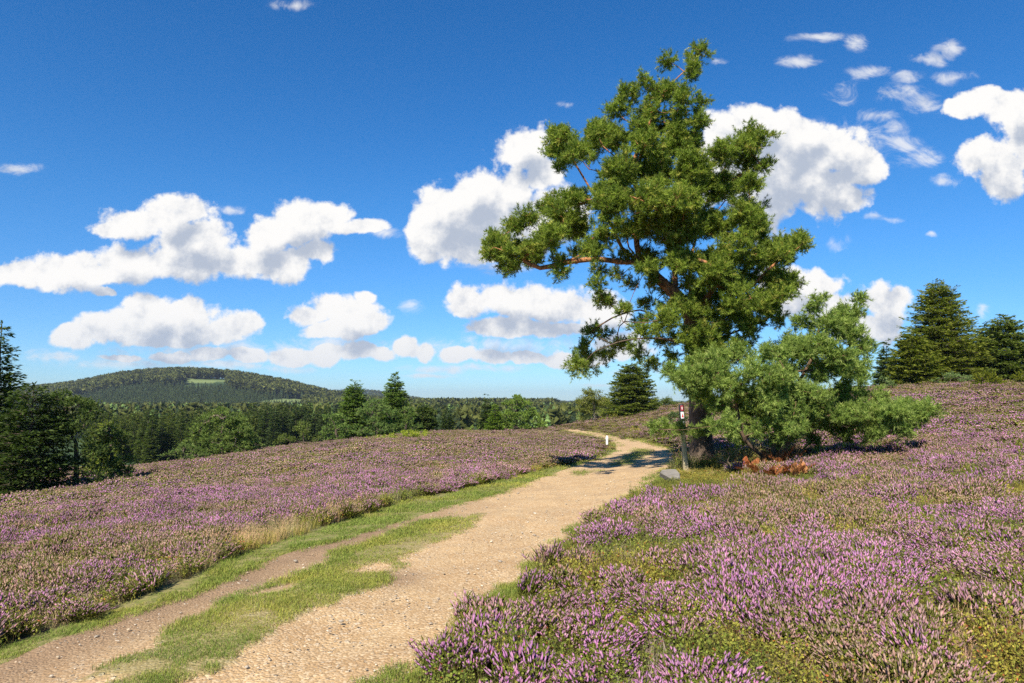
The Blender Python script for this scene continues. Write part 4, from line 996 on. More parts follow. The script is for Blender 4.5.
bushy('round_pine', 517, 430, 84, 'rounded pine of the small centre clump with clustered green boughs', 'pine tree', [(517, 400, 5.5), (510, 405, 5.5), (525, 405, 6), (531, 412, 6), (514, 412, 7), (505, 417, 6), (522, 418, 7), (536, 419, 5), (512, 425, 6), (526, 426, 6), (541, 426, 4.5), (544, 429, 3), (500, 426, 5)], group=GP, seed=20, c1=(.06, .10, .022), c2=(.10, .15, .035), trunkm=M['bark_dark'])
conifer('spruce', 487, 430, 88, 399, 17, 'slim dark spruce at the left of the small centre clump', group=GP, seed=21, shape=.6, **DK)
conifer('spruce', 495, 430, 84, 405, 18, 'yellow-green young spruce between the slim dark spruce and the rounded pine', group=GP, seed=22, shape=.8, c1=(.05, .085, .015), c2=(.09, .13, .02))
bushy('low_pine', 475, 431, 84, 'little bright green bush left of the slim dark spruce', 'bush', [(473, 429, 2.5), (478, 430, 2)], seed=23, c1=(.08, .13, .03), c2=(.13, .18, .05), trunkpx=1)
# deciduous and broad spruce left of the tall pine
bushy('broadleaf_tree', 594, 425, 94, 'light green broadleaf tree with a pale bare trunk by the far bend of the track', 'tree', [(588, 392, 5), (594, 398, 8), (583, 402, 7), (602, 403, 8), (578, 410, 5), (590, 410, 8), (606, 413, 7), (580, 417, 4), (598, 392, 4)], seed=24, leaf='leaf', c1=(.075, .095, .022), c2=(.12, .14, .035), trunkpx=2.4, trunkm=M['bark_pale'], trunk_top=(594, 405))
conifer('spruce', 632, 424, 90, 364, 58, 'broad dome-shaped yellow-green spruce behind the pale-trunked tree', seed=25, shape=.5, wtop=.35, ragged=.12, c1=(.05, .07, .014), c2=(.095, .11, .022), droop=.25)
bushy('broadleaf_bush', 612, 423, 88, 'yellowish bush at the foot of the broad dome-shaped spruce', 'bush', [(606, 420, 4), (614, 419, 4.5), (622, 421, 4), (600, 423, 3)], seed=26, leaf='leaf', c1=(.10, .11, .025), c2=(.15, .15, .035), trunkpx=1)
bushy('broadleaf_bush', 668, 412, 104, 'dark green bush on the crest right of the broad dome-shaped spruce', 'bush', [(658, 404, 5), (666, 402, 5), (674, 406, 5), (682, 407, 4), (690, 408, 4)], seed=27, leaf='leaf', c1=(.035, .06, .014), c2=(.07, .095, .022), trunkpx=1)
bushy('low_pine', 664, 420, 36, 'small grey-green pine bush on the slope behind the waymarker post', 'pine bush', [(664, 421, 4.5), (672, 419, 5), (679, 415, 4), (684, 420, 4)], seed=28, c1=(.05, .085, .04), c2=(.09, .13, .06), trunkpx=1)
# right crest
GR = 'trees on the crest at the right'
conifer('spruce', 886, 386, 70, 343, 24, 'small dark spruce left of the big spruce on the crest', group=GR, seed=29, shape=.8, c1=(.02, .04, .018), c2=(.05, .07, .025))
conifer('spruce', 937, 388, 66, 281, 80, 'big tall spruce with layered brownish-green boughs on the crest', group=GR, seed=30, shape=.60, wtop=.22, ragged=.35, c1=(.062, .078, .016), c2=(.125, .135, .026), droop=.18, spr=.26)
conifer('spruce', 912, 389, 63, 334, 50, 'shorter spruce at the left foot of the big spruce on the crest', group=GR, seed=31, shape=.5, wtop=.3, ragged=.3, c1=(.06, .075, .014), c2=(.11, .12, .022))
conifer('spruce', 966, 388, 65, 340, 50, 'shorter spruce at the right foot of the big spruce on the crest', group=GR, seed=32, shape=.55, wtop=.3, ragged=.3, c1=(.055, .07, .014), c2=(.10, .11, .022))
conifer('spruce', 1004, 388, 64, 316, 66, 'pointed spruce with sparse top near the right edge of the photo', group=GR, seed=33, shape=.75, wtop=.2, ragged=.45, c1=(.05, .07, .018), c2=(.095, .115, .03))
conifer('spruce', 985, 388, 72, 324, 42, 'darker spruce half hidden between the big and the pointed spruce', group=GR, seed=34, shape=.7, ragged=.5, c1=(.025, .045, .018), c2=(.06, .08, .025))
conifer('spruce', 1050, 388, 63, 322, 70, 'spruce just beyond the right edge of the photo', group=GR, seed=35, shape=.6, wtop=.3, c1=(.05, .07, .018), c2=(.095, .115, .03))
bushy('low_pine', 950, 386, 60, 'blue-green dwarf pine at the foot of the big spruce', 'pine bush', [(935, 382, 3), (943, 378, 4), (952, 377, 5), (962, 378, 5), (970, 380, 4), (944, 384, 3)], seed=36, c1=(.055, .09, .04), c2=(.10, .14, .06), trunkpx=1)
bushy('low_pine', 888, 392, 58, 'small pine bush at the foot of the small dark spruce', 'pine bush', [(883, 380, 4), (890, 386, 5), (880, 389, 4), (897, 389, 4)], seed=37, c1=(.055, .09, .04), c2=(.10, .14, .06), trunkpx=1)
bushy('juniper_bush', 985, 392, 52, 'rounded yellow-green juniper on the crest, the larger of the two', 'juniper', [(981, 378, 5), (989, 376, 6), (984, 385, 6), (994, 382, 6), (1003, 385, 6), (976, 386, 4), (990, 388, 4)], group='junipers on the crest', seed=38, c1=(.075, .10, .012), c2=(.14, .16, .022), trunkpx=1.5, upb=1.0)
bushy('juniper_bush', 1019, 390, 53, 'rounded yellow-green juniper at the right edge of the photo', 'juniper', [(1014, 380, 6), (1022, 377, 6), (1030, 382, 7), (1018, 386, 4), (1040, 384, 6)], group='junipers on the crest', seed=39, c1=(.075, .10, .012), c2=(.14, .16, .022), trunkpx=1.5, upb=1.0)
bushy('low_pine', 912, 436, 30, 'small pale green pine seedling beside the tip of the spreading young pine', 'pine bush', [(900, 437, 3.5), (908, 435, 4), (918, 434, 4.5), (925, 432, 4)], seed=40, c1=(.08, .12, .035), c2=(.13, .18, .05), trunkpx=1)
bushy('low_pine', 888, 441, 26, 'tiny pine seedling in the heather below the spreading young pine', 'pine bush', [(884, 442, 3), (891, 441, 3.5)], seed=41, c1=(.08, .12, .035), c2=(.13, .18, .05), trunkpx=1)

# spruce belt: countable trees, three shared builds
belt = []
for k in range(3):
    e = conifer('spruce', 250 + k, 440, 178, 406 - k, 17 + 2 * k, 'x', seed=50 + k, shape=.65, dens=1.0, c1=((.02, .035, .014), (.03, .048, .016), (.045, .06, .018))[k], c2=((.04, .055, .02), (.065, .08, .022), (.085, .10, .026))[k], wtop=.15, ragged=.15)
    belt.append(e)
bp = []
rb = np.random.default_rng(5)
for u in np.arange(262, 338, 6.6): bp.append((u + rb.uniform(-1.5, 1.5), 408 + rb.uniform(-2, 4), rb.uniform(165, 185), 0, 'dark'))
for u in np.arange(92, 262, 6.2): bp.append((u + rb.uniform(-2, 2), 411 + rb.uniform(-3, 3), rb.uniform(175, 215), int(rb.integers(1, 3)), 'green'))
for u in np.arange(255, 330, 8): bp.append((u + rb.uniform(-2, 2), 405 + rb.uniform(-2, 2), rb.uniform(200, 225), 1, 'green'))
for u in np.arange(96, 250, 9.5): bp.append((u, 419 + rb.uniform(-2, 4), rb.uniform(140, 160), int(rb.integers(1, 3)), 'green'))
src_h = [o.children[0] for o in belt]
used = [False] * 3
for (u, vt, Y, k, tone) in bp:
    top = P(u, vt, Y); z0 = hz1(top[0], top[1]); o = belt[k]
    if not used[k]: used[k] = True; c = o; H0 = o.get('h0') or None
    else:
        c = o.copy(); COL.objects.link(c)
        for ch in o.children:
            d = ch.copy(); COL.objects.link(d); d.parent = c
    if 'h0' not in o: o['h0'] = float(P(250 + k, 406 - k, 178)[2] - hz1(P(250 + k, 406 - k, 178)[0], 178.0))
    s = (top[2] - z0) / o['h0']; c.location = (top[0], top[1], z0); c.scale = (s * rb.uniform(.85, 1.15),) * 2 + (s,); c.rotation_euler = (0, 0, rb.uniform(0, 6.28))
    if tone == 'dark': tag(c, 'dark spruce in the belt of woodland between the round pine and the middle group', 'spruce tree', 'dark spruces of the woodland belt')
    elif k == 1: tag(c, 'mid-green spruce in the woodland belt at the foot of the wooded hill', 'spruce tree', 'mid-green spruces of the woodland belt')
    else: tag(c, 'olive green spruce in the woodland belt at the foot of the wooded hill', 'spruce tree', 'olive spruces of the woodland belt')

# far woods: stuff
def far_tree(name, seed, c1, c2, rw=.20, kind='cone'):
    r = np.random.default_rng(seed); t = TB()
    v, f = prism(np.array([0, 0, -.05]), np.array([0, 0, .9]), .018, .004, 4); t.add(v, f, (.10, .085, .065))
    for i in range(70):
        if kind == 'cone':
            q = r.uniform(.12, 1) ; rad = rw * (1 - q) ** .75 + .01; a = r.uniform(0, 6.28); d = np.array([math.cos(a), math.sin(a), -.25])
            p0 = np.array([0, 0, q]); p1 = p0 + d * rad * r.uniform(.8, 1.2); s = np.array([-d[1], d[0], 0]) * (.045 + .25 * rad)
            v = [p0 + [0, 0, .06], p1 - s, p1 + s, p1 + [0, 0, -.03]]; fc = [(0, 1, 2), (1, 3, 2)]
        else:
            q = r.normal(0, 1, 3); q /= np.linalg.norm(q); c = np.array([0, 0, .62]) + q * [rw * 1.5, rw * 1.5, .36] * r.uniform(.6, 1.05); w = .085
            v = [c + r.normal(0, w, 3), c + r.normal(0, w, 3), c + r.normal(0, w, 3), c + r.normal(0, w, 3)]; fc = [(0, 1, 2), (1, 3, 2)]
        k = r.uniform(); t.add(v, fc, (np.array(c1) * (1 - k) + np.array(c2) * k) * r.uniform(.8, 1.2))
    v, f, c, a = t.out(); return mesh(name, v, f, M['grass'], col=c, link=False)
FT = [far_tree('far_spruce', 1, (.025, .045, .018), (.05, .075, .028), .15), far_tree('far_spruce', 2, (.035, .06, .018), (.075, .10, .03), .17),
      far_tree('far_spruce', 3, (.13, .21, .06), (.20, .29, .08), .28), far_tree('far_broadleaf', 4, (.07, .09, .02), (.12, .13, .03), .22, 'ball')]
def forest():
    r = np.random.default_rng(99); pts = []; hgt = []; idx = []
    def add(y0, y1, u0, u1, sp, hh, kinds, cond=None):
        y = y0
        while y < y1:
            x0 = (u0 - 512) / F * y; x1 = (u1 - 512) / F * y; n = int((x1 - x0) / sp)
            xs = x0 + (np.arange(n) + r.uniform(-.5, .5, n)) * sp; yy = y + r.uniform(-.6, .6, n) * sp
            k = r.choice(kinds, n); h = hh * r.uniform(.72, 1.15, n)
            if cond is not None:
                m, h2, k2 = cond(xs, yy, h, k); xs, yy, h, k = xs[m], yy[m], h2[m], k2[m]
            pts.append(np.stack([xs, yy, hz(xs, yy)], 1)); hgt.append(h); idx.append(k); y += sp
    add(330, 900, 60, 720, 9.5, 14.5, [0, 0, 1, 1, 3])
    add(235, 330, 150, 640, 8, 12.5, [1, 1, 3, 0])
    def c1(x, y, h, k):
        u = 512 + F * x / y; vv = 400 - (hz(x, y) - CAMZ) / y * F
        m = ~(MEADOW(x, y) > .5) & ~((u > 184) & (u < 228) & (vv > 379.4) & (vv < 390))
        plant = (vv > itab(u, HILL1) + 15 + 5 * (fnoise(x, y, 90, 9) - .5) * 2) & (u < 305) & (y < 1460)
        strip_ = (u > 186) & (u < 226) & (vv < 384)
        h = np.where(plant, h * .55, h); k = np.where(plant, 2, k)
        return m, h, k
    add(900, 1560, -150, 560, 8.5, 19, [0, 0, 0, 1], c1)
    def c2(x, y, h, k):
        u = 512 + F * x / y; vv = 400 - (hz(x, y) - CAMZ) / y * F
        return (u < 305) & (vv > itab(u, HILL1) + 13) & ~(MEADOW(x, y) > .5) & ~((u > 184) & (u < 228) & (vv < 387)), h, k
    add(1000, 1450, -60, 305, 7.5, 9, [2, 2, 2, 1], c2)
    add(900, 1500, 560, 1100, 16, 14, [0, 1])
    add(2400, 3300, 200, 620, 24, 15, [0, 1])
    p = np.concatenate(pts); h = np.concatenate(hgt); k = np.concatenate(idx); n = len(p); print('forest', n)
    scatter('far_forest', p, np.stack([np.zeros(n), np.zeros(n), r.uniform(0, 6.28, n)], 1), np.stack([h, h, h], 1), k,
            np.stack([r.uniform(size=n), np.ones(n), r.normal(1, .15, n)], 1), FT, 'far woodland covering the valley and the distant hill', 'forest')
forest()

# ------------------------------------------------------------------ waymarker post, slab, white stone, bracken, twigs
def lathe(prof, k=16):
    V = []; Fc = []
    for (z, r) in prof:
        for i in range(k): V.append((math.cos(i * 2 * math.pi / k) * r, math.sin(i * 2 * math.pi / k) * r, z))
    for a in range(len(prof) - 1):
        for i in range(k): Fc.append((a * k + i, a * k + (i + 1) % k, (a + 1) * k + (i + 1) % k, (a + 1) * k + i))
    Fc.append(tuple(range(k))[::-1]); Fc.append(tuple((len(prof) - 1) * k + i for i in range(k)))
    return V, Fc
def plain(name, c, rough=.6):
    m, nt = new_mat(name); p = N(nt, 'ShaderNodeBsdfPrincipled', ins={'Roughness': rough}); 
    g = N(nt, 'ShaderNodeTexCoord'); n = noise(nt, g.outputs['Object'], 40, 4, .6)
    cc = mixc(nt, smooth(nt, n, .35, .7), c, tuple(x * .8 for x in c)); nt.links.new(cc, p.inputs['Base Color'])
    N(nt, 'ShaderNodeOutputMaterial', ins={0: p.outputs[0]}); return m
wood = rough_mat('weathered_post_wood', (.33, .27, .15), (.46, .40, .25), 14, .6, .01, .85, (1, 1, .12), (.22, .18, .10))
slabm = rough_mat('weathered_grey_board', (.13, .12, .105), (.20, .185, .16), 9, .6, .01, .9, (.25, 1, 1), (.16, .14, .11))
black = plain('black_paint', (.02, .02, .022)); red = plain('red_paint', (.50, .02, .03)); white = plain('white_paint', (.78, .78, .76)); dred = plain('dark_red_paint', (.28, .015, .03))
def curved_plate(z0, z1, w, r, yawc=-math.pi / 2, n=6):
    """thin plate wrapped on the post's camera-facing side"""
    V = []; half = w / 2 / r
    for z in (z0, z1):
        for i in range(n + 1):
            a = yawc - half + 2 * half * i / n; V.append((math.cos(a) * r, math.sin(a) * r, z))
    for z in (z0, z1):
        for i in range(n + 1):
            a = yawc - half + 2 * half * i / n; V.append((math.cos(a) * (r - .006), math.sin(a) * (r - .006), z))
    m = n + 1; Fc = []
    for i in range(n):
        Fc += [(i, i + 1, m + i + 1, m + i), (2 * m + i + 1, 2 * m + i, 3 * m + i, 3 * m + i + 1), (m + i, m + i + 1, 3 * m + i + 1, 3 * m + i), (i + 1, i, 2 * m + i, 2 * m + i + 1)]
    Fc += [(0, m, 3 * m, 2 * m), (n, 2 * m + n, 3 * m + n, m + n)]
    return V, Fc
px_, py_ = post_xy; pz = hz1(px_, py_)
hp = P(683, 403.5, 19.6)[2] - pz
e = empty('waymarker_post', (px_, py_, pz)); tag(e, 'slim wooden waymarker post with red and white trail signs beside the tall pine', 'post')
e.rotation_euler = (R(1), R(-3.2), 0)
V, Fc = lathe([(-.2, .075), (.02, .078), (hp * .62, .070)], 18); mesh('pole', V, Fc, wood, parent=e, smooth=False)
V, Fc = lathe([(hp * .62, .072), (hp * .97, .072), (hp * .985, .060), (hp, .03)], 18); mesh('painted_top', V, Fc, black, parent=e)
V, Fc = curved_plate(hp * .895, hp * .975, .085, .0745); mesh('trail_sign', V, Fc, dred, parent=e)
V, Fc = curved_plate(hp * .785, hp * .880, .095, .0745); s2 = mesh('trail_sign', V, Fc, white, parent=e); s2['label'] = 'white trail sign with a red triangle'
V, Fc = curved_plate(hp * .915, hp * .955, .02, .0765); mesh('trail_sign', V, Fc, white, parent=e)
# red triangle on the white plate
r1 = .0765; zt = hp * .865; zb = hp * .80
V = [(0, -r1, zt), (-.032, -r1 * .93, zb), (.032, -r1 * .93, zb), (0, -r1 + .004, zt), (-.032, -r1 * .93 + .004, zb), (.032, -r1 * .93 + .004, zb), (0, -r1 - .002, zb), (0, -r1 + .002, zb)]
mesh('trail_symbol', V, [(0, 1, 6), (0, 6, 2), (3, 7, 4), (3, 5, 7), (0, 3, 4, 1), (0, 2, 5, 3), (1, 4, 7, 6), (6, 7, 5, 2)], red, parent=s2)
V, Fc = curved_plate(hp * .70, hp * .74, .07, .0745); mesh('trail_sign', V, Fc, white, parent=e)
V, Fc = curved_plate(hp * .585, hp * .605, .05, .0745); mesh('trail_sign', V, Fc, white, parent=e)

# weathered board/slab by the track
sp_ = onground(670, 482); V = []; out = [(-.50, .10), (-.30, .22), (.10, .24), (.42, .16), (.50, -.06), (.38, -.26), (.02, -.30), (-.22, -.10)]
n = len(out)
for dz, sc_ in ((0, 1.0), (.09, .98), (.11, .9)):
    for (a, b) in out: a *= .5; b *= .8; V.append((a * sc_, b * sc_, dz + .02 * math.sin(a * 9 + dz * 40)))
Fc = [tuple(range(n))[::-1], tuple(range(2 * n, 3 * n))]
for L in range(2):
    for i in range(n): Fc.append((L * n + i, L * n + (i + 1) % n, (L + 1) * n + (i + 1) % n, (L + 1) * n + i))
o = mesh('stone_slab', V, Fc, slabm); o.location = (sp_[0], sp_[1], sp_[2] + .13); o.rotation_euler = (R(38), R(-8), R(6)); tag(o, 'grey weathered slab tilted in the grass just left of the waymarker post', 'slab')
V = [(a * .6, b * .6, z) for z in (-.15, .10, .17) for a, b in [(-.35, -.2), (.3, -.22), (.36, .18), (-.3, .2)]]

ws = P(607, 440.5, 42); wz = hz1(ws[0], ws[1]); V, Fc = lathe([(-.1, .11), (.35, .11), (.42, .14), (.55, .13), (.68, .05)], 10)
o = mesh('marker_stone', V, Fc, rough_mat('white_marker_paint', (.78, .78, .76), (.65, .64, .6), 8, .4)); o.location = (ws[0], ws[1], wz + .02); o.scale = (.62, .62, .85); tag(o, 'small white marker stone at the left edge of the track before the far bend', 'marker stone')

def bracken(u, v, label, seed, c1, c2, n=16, L=.6, grp=None):
    L *= 1.1; n = int(n * .9)
    g = onground(u, v); r = np.random.default_rng(seed); t = TB(); st = TB()
    for i in range(n):
        a = r.uniform(0, 6.28); el = r.uniform(.75, 1.4); d = np.array([math.cos(a) * math.cos(el), math.sin(a) * math.cos(el), math.sin(el)]); LL = L * r.uniform(.6, 1.25)
        p = np.array([r.normal(0, .08), r.normal(0, .08), 0]); side = np.cross(d, [0, 0, 1.]); side /= np.linalg.norm(side); prev = p
        for k in range(12):
            q = (k + 1) / 12; c = p + d * LL * q - np.array([0, 0, .35 * LL * q * q]); v_, f_ = prism(prev, c, .006, .005); st.add(v_, f_, (.25, .10, .04)); prev = c
            if k < 2: continue
            for sg in (-1, 1):
                w = LL * .20 * (1 - q) + .02; tip = c + side * sg * w + d * w * .4 + r.normal(0, .015, 3); mid = (c + tip) / 2; up = d * .014 + np.array([0, 0, .01])
                cc = (np.array(c1) + (np.array(c2) - np.array(c1)) * r.uniform()) * r.uniform(.8, 1.2)
                t.add([c, mid + up, tip, mid - up], [(0, 1, 2), (0, 2, 3)], cc)
                for m_ in (.35, .7):
                    b0 = c + (tip - c) * m_; t.add([b0, b0 + d * .06 + r.normal(0, .01, 3), b0 + side * sg * .03], [(0, 1, 2)], cc)
                    t.add([b0, b0 - d * .05 + r.normal(0, .01, 3), b0 + side * sg * .03], [(0, 1, 2)], cc * .9)
    e = empty('bracken', g); tag(e, label, 'fern', grp)
    v_, f_, c_, _ = st.out(); mesh('stem', v_, f_, M['bracken'], parent=e, col=c_)
    v_, f_, c_, _ = t.out(); mesh('frond', v_, f_, M['bracken'], parent=e, col=c_)
GB = 'withered ferns under the young pine'
O1, O2 = (.26, .085, .03), (.42, .17, .065)
bracken(757, 476, 'rusty orange withered fern, leftmost of the row under the young pine', 1, O1, O2, 15, .62, GB)
bracken(783, 473, 'tallest rusty orange withered fern under the young pine', 2, O1, O2, 20, .85, GB)
bracken(770, 478, 'small rusty orange withered fern between the two larger ones', 3, O1, O2, 11, .5, GB)
bracken(798, 477, 'paler orange withered fern at the right end of the row under the young pine', 4, (.40, .16, .06), (.50, .25, .1), 12, .45, GB)
bracken(745, 474, 'dark rusty withered fern nearest the pine trunk', 5, (.22, .06, .02), (.36, .11, .03), 10, .5, GB)
def dead_branch(u, v, Y, label, seed):
    g = P(u, v, Y); r = np.random.default_rng(seed); z0 = hz1(g[0], g[1]); root = np.array([g[0], g[1], z0]); s = Skeleton(root)
    for i in range(26):
        t = root + np.array([r.uniform(-1.1, 1.4), r.uniform(-.5, .5), r.uniform(.15, 1.2)]); s.grow(t, .15, -.1, r, wob=.05)
    rad = s.radii(.006); v_, f_ = s.tubes(rad, list(range(1, len(s.p))), 5)
    o = mesh('dead_branch', v_ - root, f_, M['bark_dark'], smooth=True); o.location = root; tag(o, label, 'dead branch', 'bare dead branches under the young pine')
dead_branch(815, 470, 18.8, 'bare dark dead branch lying right of the orange ferns', 1)
dead_branch(735, 470, 19.2, 'bare dark dead branch between pine trunk and orange ferns', 2)

# ------------------------------------------------------------------ sky with cumulus clouds
def build_world():
    w = bpy.data.worlds.new('World'); sc.world = w; w.use_nodes = True; nt = w.node_tree; nt.nodes.clear()
    sky = N(nt, 'ShaderNodeTexSky'); sky.sky_type = 'NISHITA'; sky.sun_disc = False; sky.sun_elevation = SUN_EL
    sky.sun_rotation = math.atan2(SUN_AZ[0], SUN_AZ[1]); sky.altitude = 700; sky.air_density = 1.0; sky.dust_density = 0.1; sky.ozone_density = 3.0
    hs = N(nt, 'ShaderNodeHueSaturation', ins={'Saturation': 1.32, 'Value': 1.0, 'Color': sky.outputs[0]})
    gm = N(nt, 'ShaderNodeMix', data_type='RGBA', blend_type='MULTIPLY'); gm.inputs[0].default_value = 1; nt.links.new(hs.outputs[0], gm.inputs[6]); gm.inputs[7].default_value = (.73, .98, 1.13, 1)
    bg = N(nt, 'ShaderNodeBackground', ins={0: gm.outputs[2], 1: 0.076})
    tc = N(nt, 'ShaderNodeTexCoord'); sp = N(nt, 'ShaderNodeSeparateXYZ', ins={0: tc.outputs['Generated']})
    hz_ = mixc(nt, smooth(nt, sp.outputs[2], -.02, .30), (.66, .74, .92), (1, 1, 1)); g2 = mixc(nt, 1.0, gm.outputs[2], hz_, 'MULTIPLY'); nt.links.new(g2, bg.inputs[0])
    yy = math_(nt, 'MAXIMUM', sp.outputs[1], 0.04)
    X = math_(nt, 'DIVIDE', sp.outputs[0], yy); Z = math_(nt, 'DIVIDE', sp.outputs[2], yy)
    p = N(nt, 'ShaderNodeCombineXYZ', ins={0: X, 1: Z, 2: 0.0}).outputs[0]
    BL = [(20, 278, 42, 16), (75, 270, 45, 18), (130, 264, 45, 22), (185, 262, 50, 22), (132, 220, 34, 18), (178, 212, 38, 18), (195, 238, 45, 25), (112, 228, 24, 10), (238, 262, 45, 18), (282, 264, 38, 18), (265, 236, 25, 22), (300, 222, 34, 21), (326, 214, 28, 16), (362, 226, 28, 8), (320, 250, 22, 13), (105, 289, 15, 6),
          (75, 334, 24, 14), (108, 326, 34, 19), (150, 312, 32, 20), (186, 318, 34, 21), (224, 330, 32, 17), (246, 324, 17, 14), (160, 338, 62, 10),
          (125, 357, 26, 4), (170, 356, 26, 6), (212, 354, 22, 9), (248, 355, 24, 8), (290, 354, 26, 9), (325, 352, 20, 11), (362, 350, 22, 11), (385, 353, 18, 9), (408, 346, 16, 11), (426, 351, 12, 9),
          (306, 318, 20, 13), (326, 308, 20, 15), (350, 319, 30, 20), (370, 324, 20, 12), (366, 299, 10, 7), (322, 330, 30, 8),
          (424, 240, 20, 22), (450, 218, 34, 38), (478, 200, 34, 38), (502, 222, 40, 30), (528, 232, 40, 26), (475, 248, 36, 16), (470, 224, 34, 30), (545, 218, 32, 30), (512, 190, 28, 26), (525, 148, 26, 22), (542, 172, 18, 18), (560, 208, 30, 24),
          (468, 305, 26, 20), (500, 299, 32, 20), (532, 303, 35, 22), (562, 310, 40, 22), (598, 312, 28, 20), (505, 328, 52, 10), (560, 330, 45, 9),
          (460, 354, 16, 8), (492, 356, 22, 8), (528, 357, 24, 7), (562, 359, 24, 8), (594, 359, 22, 8), (622, 348, 30, 14),
          (728, 132, 30, 24), (762, 128, 24, 20), (792, 140, 38, 26), (832, 150, 38, 27), (858, 166, 26, 24), (756, 150, 34, 30), (780, 178, 52, 38), (822, 190, 44, 28), (760, 206, 40, 32), (850, 200, 28, 15), (716, 172, 32, 40),
          (790, 290, 34, 25), (820, 286, 22, 17), (880, 303, 30, 18), (900, 298, 14, 13), (860, 326, 40, 18), (886, 322, 26, 26), (830, 312, 32, 25),
          (962, 108, 24, 11), (986, 100, 30, 13), (1018, 110, 32, 20), (976, 160, 23, 21), (1002, 172, 30, 24), (1035, 150, 34, 34), (1090, 130, 50, 40), (-60, 285, 50, 24), (-110, 330, 60, 20), (1130, 330, 60, 25)]
    WB = [(820, 38, 28, 5), (855, 43, 15, 8), (932, 58, 26, 7), (950, 48, 14, 10), (842, 92, 18, 17), (900, 95, 26, 10), (918, 104, 22, 14), (893, 132, 14, 12), (922, 158, 24, 12), (832, 240, 14, 11), (296, 6, 25, 8), (20, 168, 26, 6), (565, 106, 9, 5), (982, 312, 11, 9), (936, 232, 9, 3), (877, 216, 16, 4), (408, 308, 13, 7), (40, 356, 18, 7), (385, 233, 20, 6), (232, 210, 16, 5), (60, 357, 40, 6), (330, 346, 90, 13), (230, 350, 150, 12), (130, 362, 90, 7), (510, 348, 110, 13), (240, 366, 90, 5), (470, 368, 80, 5), (640, 372, 40, 4), (870, 72, 30, 8), (905, 75, 22, 8), (800, 60, 20, 6), (880, 118, 24, 9), (955, 78, 20, 8), (900, 145, 20, 10), (945, 180, 16, 6), (500, 265, 50, 8), (770, 240, 40, 10), (890, 218, 24, 5), (870, 395, 30, 4), (430, 375, 30, 3), (600, 385, 25, 3), (720, 60, 12, 4), (840, 150, 60, 30)]
    def conv(b):
        u, v, rx, ry = b; q = ray(u, v); q2 = ray(u + rx, v + 0); q3 = ray(u, v - ry)
        return q[0], q[2], max(1e-3, q2[0] - q[0]) * 1.12, max(1e-3, q3[2] - q[2]) * 1.12
    def field(vec, lst, sm=.12):
        cur = None
        for b in lst:
            cx, cz, rx, rz = conv(b)
            t = vmath(nt, 'MULTIPLY_ADD', vec, (1 / rx, 1 / rz, 0), (-cx / rx, -cz / rz, 0)); l = vmath(nt, 'LENGTH', t, out=1)
            cur = l if cur is None else math_(nt, 'SMOOTH_MIN' if False else 'SMOOTH_MIN', cur, l, sm)
        return math_(nt, 'SUBTRACT', 1.0, cur)
    def billow(vec):
        n = noise(nt, vec, 13, 10, .62)
        v = N(nt, 'ShaderNodeTexVoronoi', ins={'Vector': vec, 'Scale': 30.0, 'Detail': 3.5, 'Roughness': .6}); v.feature = 'F1'; v.normalize = True
        return math_(nt, 'ADD', math_(nt, 'MULTIPLY', math_(nt, 'SUBTRACT', n, .5), 2.0), math_(nt, 'MULTIPLY', math_(nt, 'SUBTRACT', .42, v.outputs['Distance']), .75))
    wn = noise(nt, p, 9, 4, .6, out=1); pw = vmath(nt, 'MULTIPLY_ADD', vmath(nt, 'SUBTRACT', wn, (.5, .5, .5)), (.050, .036, 0), p)
    L = (-.010, .021, 0); p2 = vmath(nt, 'ADD', pw, L)
    f1 = field(pw, BL); b1 = billow(p); d1 = math_(nt, 'ADD', f1, b1)
    b2 = billow(vmath(nt, 'ADD', p, L))
    big = field(vmath(nt, 'ADD', pw, (-.012, .036, 0)), [b for b in BL if b[2] * b[3] > 420], .2)
    fw_ = field(pw, WB); dw = math_(nt, 'ADD', math_(nt, 'MULTIPLY', fw_, .9), math_(nt, 'MULTIPLY', math_(nt, 'SUBTRACT', noise(nt, vmath(nt, 'MULTIPLY', p, (.75, 1.2, 1)), 20, 9, .68, dist=.9), .47), 3.4))
    aw = math_(nt, 'MULTIPLY', smooth(nt, dw, .05, 1.3), math_(nt, 'MULTIPLY', smooth(nt, fw_, -.25, .35), .75))
    alpha = smooth(nt, d1, .08, .40)
    # light: outer billows facing the sun are white, thick undersides grey-blue
    rel = math_(nt, 'MULTIPLY', math_(nt, 'SUBTRACT', b1, b2), .85)
    dep = math_(nt, 'MULTIPLY', smooth(nt, big, .05, .95), .62)
    lit = math_(nt, 'SUBTRACT', math_(nt, 'ADD', 0.93, rel), dep, clamp=True)
    ccol = mixc(nt, smooth(nt, lit, .25, 1.0), (.47, .53, .64), (1.0, .985, .96))
    # distance: clouds low over the horizon take the colour of the air
    hzf = smooth(nt, sp.outputs[2], .0, .14); ccol = mixc(nt, hzf, mixc(nt, .38, ccol, (.50, .60, .72)), ccol)
    front = smooth(nt, sp.outputs[1], .04, .2)
    a = math_(nt, 'MULTIPLY', math_(nt, 'MAXIMUM', alpha, aw), front)
    a = math_(nt, 'MULTIPLY', a, smooth(nt, sp.outputs[2], -.01, .015))
    cb = N(nt, 'ShaderNodeBackground', ins={0: ccol, 1: 0.555})
    mx = N(nt, 'ShaderNodeMixShader', ins={0: a, 1: bg.outputs[0], 2: cb.outputs[0]})
    N(nt, 'ShaderNodeOutputWorld', ins={0: mx.outputs[0]})
    w.cycles.sampling_method = 'MANUAL'; w.cycles.sample_map_resolution = 512
build_world()

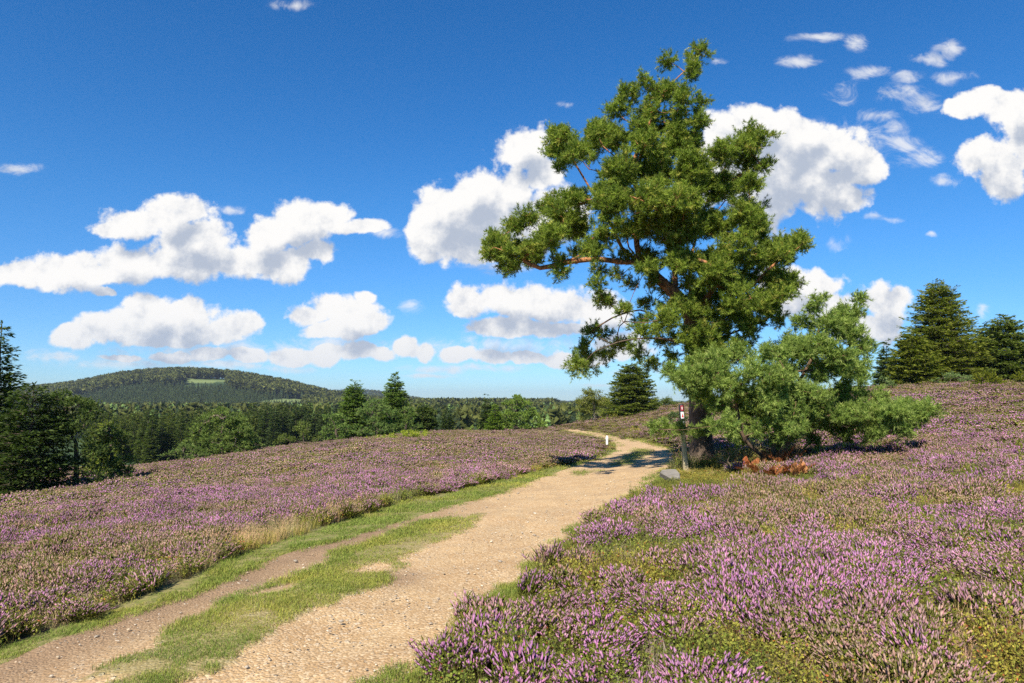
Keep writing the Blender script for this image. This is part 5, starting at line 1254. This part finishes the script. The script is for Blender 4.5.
sun = bpy.data.lights.new('sun', 'SUN'); sun.energy = 5.0; sun.angle = R(.5); sun.color = (1.0, .93, .82)
so = bpy.data.objects.new('sun', sun); COL.objects.link(so)
sd = Vector((SUN_AZ[0] * math.cos(SUN_EL), SUN_AZ[1] * math.cos(SUN_EL), math.sin(SUN_EL))); so.rotation_euler = sd.to_track_quat('Z', 'Y').to_euler()

# haze: the air of the valley
def haze():
    x0, x1, y0, y1, z0, z1 = -9000, 9000, -600, 11500, -19, 150
    V = [(x0, y0, z0), (x1, y0, z0), (x1, y1, z0), (x0, y1, z0), (x0, y0, z1), (x1, y0, z1), (x1, y1, z1), (x0, y1, z1)]
    m, nt = new_mat('haze_air'); v = N(nt, 'ShaderNodeVolumePrincipled', ins={'Color': (.72, .82, 1.0, 1), 'Density': 7e-5, 'Anisotropy': .2})
    o = N(nt, 'ShaderNodeOutputMaterial'); nt.links.new(v.outputs[0], o.inputs['Volume'])
    b = mesh('haze', V, [(0, 3, 2, 1), (4, 5, 6, 7), (0, 1, 5, 4), (1, 2, 6, 5), (2, 3, 7, 6), (3, 0, 4, 7)], m); tag(b, 'thin blue haze over the far hills', 'haze', kind='stuff')
HAZE = True
if HAZE: haze()

cam = bpy.data.cameras.new('camera'); cam.sensor_width = 36; cam.lens = 36 * F / W; cam.clip_end = 40000; cam.clip_start = .05
co = bpy.data.objects.new('camera', cam); COL.objects.link(co); co.location = (0, 0, CAMZ); co.rotation_euler = (R(90) + PITCH, 0, 0); sc.camera = co
vs = sc.view_settings; vs.view_transform = 'Standard'; vs.look = 'None'; vs.exposure = 0.88; vs.gamma = 1; vs.use_curve_mapping = False
sc.cycles.max_bounces = 4; sc.cycles.diffuse_bounces = 3; sc.cycles.glossy_bounces = 2; sc.cycles.transmission_bounces = 3; sc.cycles.volume_bounces = 0; sc.cycles.transparent_max_bounces = 4
sc.cycles.use_denoising = False; sc.cycles.denoiser = 'OPENIMAGEDENOISE'; sc.cycles.denoising_prefilter = 'ACCURATE'; sc.cycles.use_adaptive_sampling = True; sc.cycles.adaptive_threshold = .01
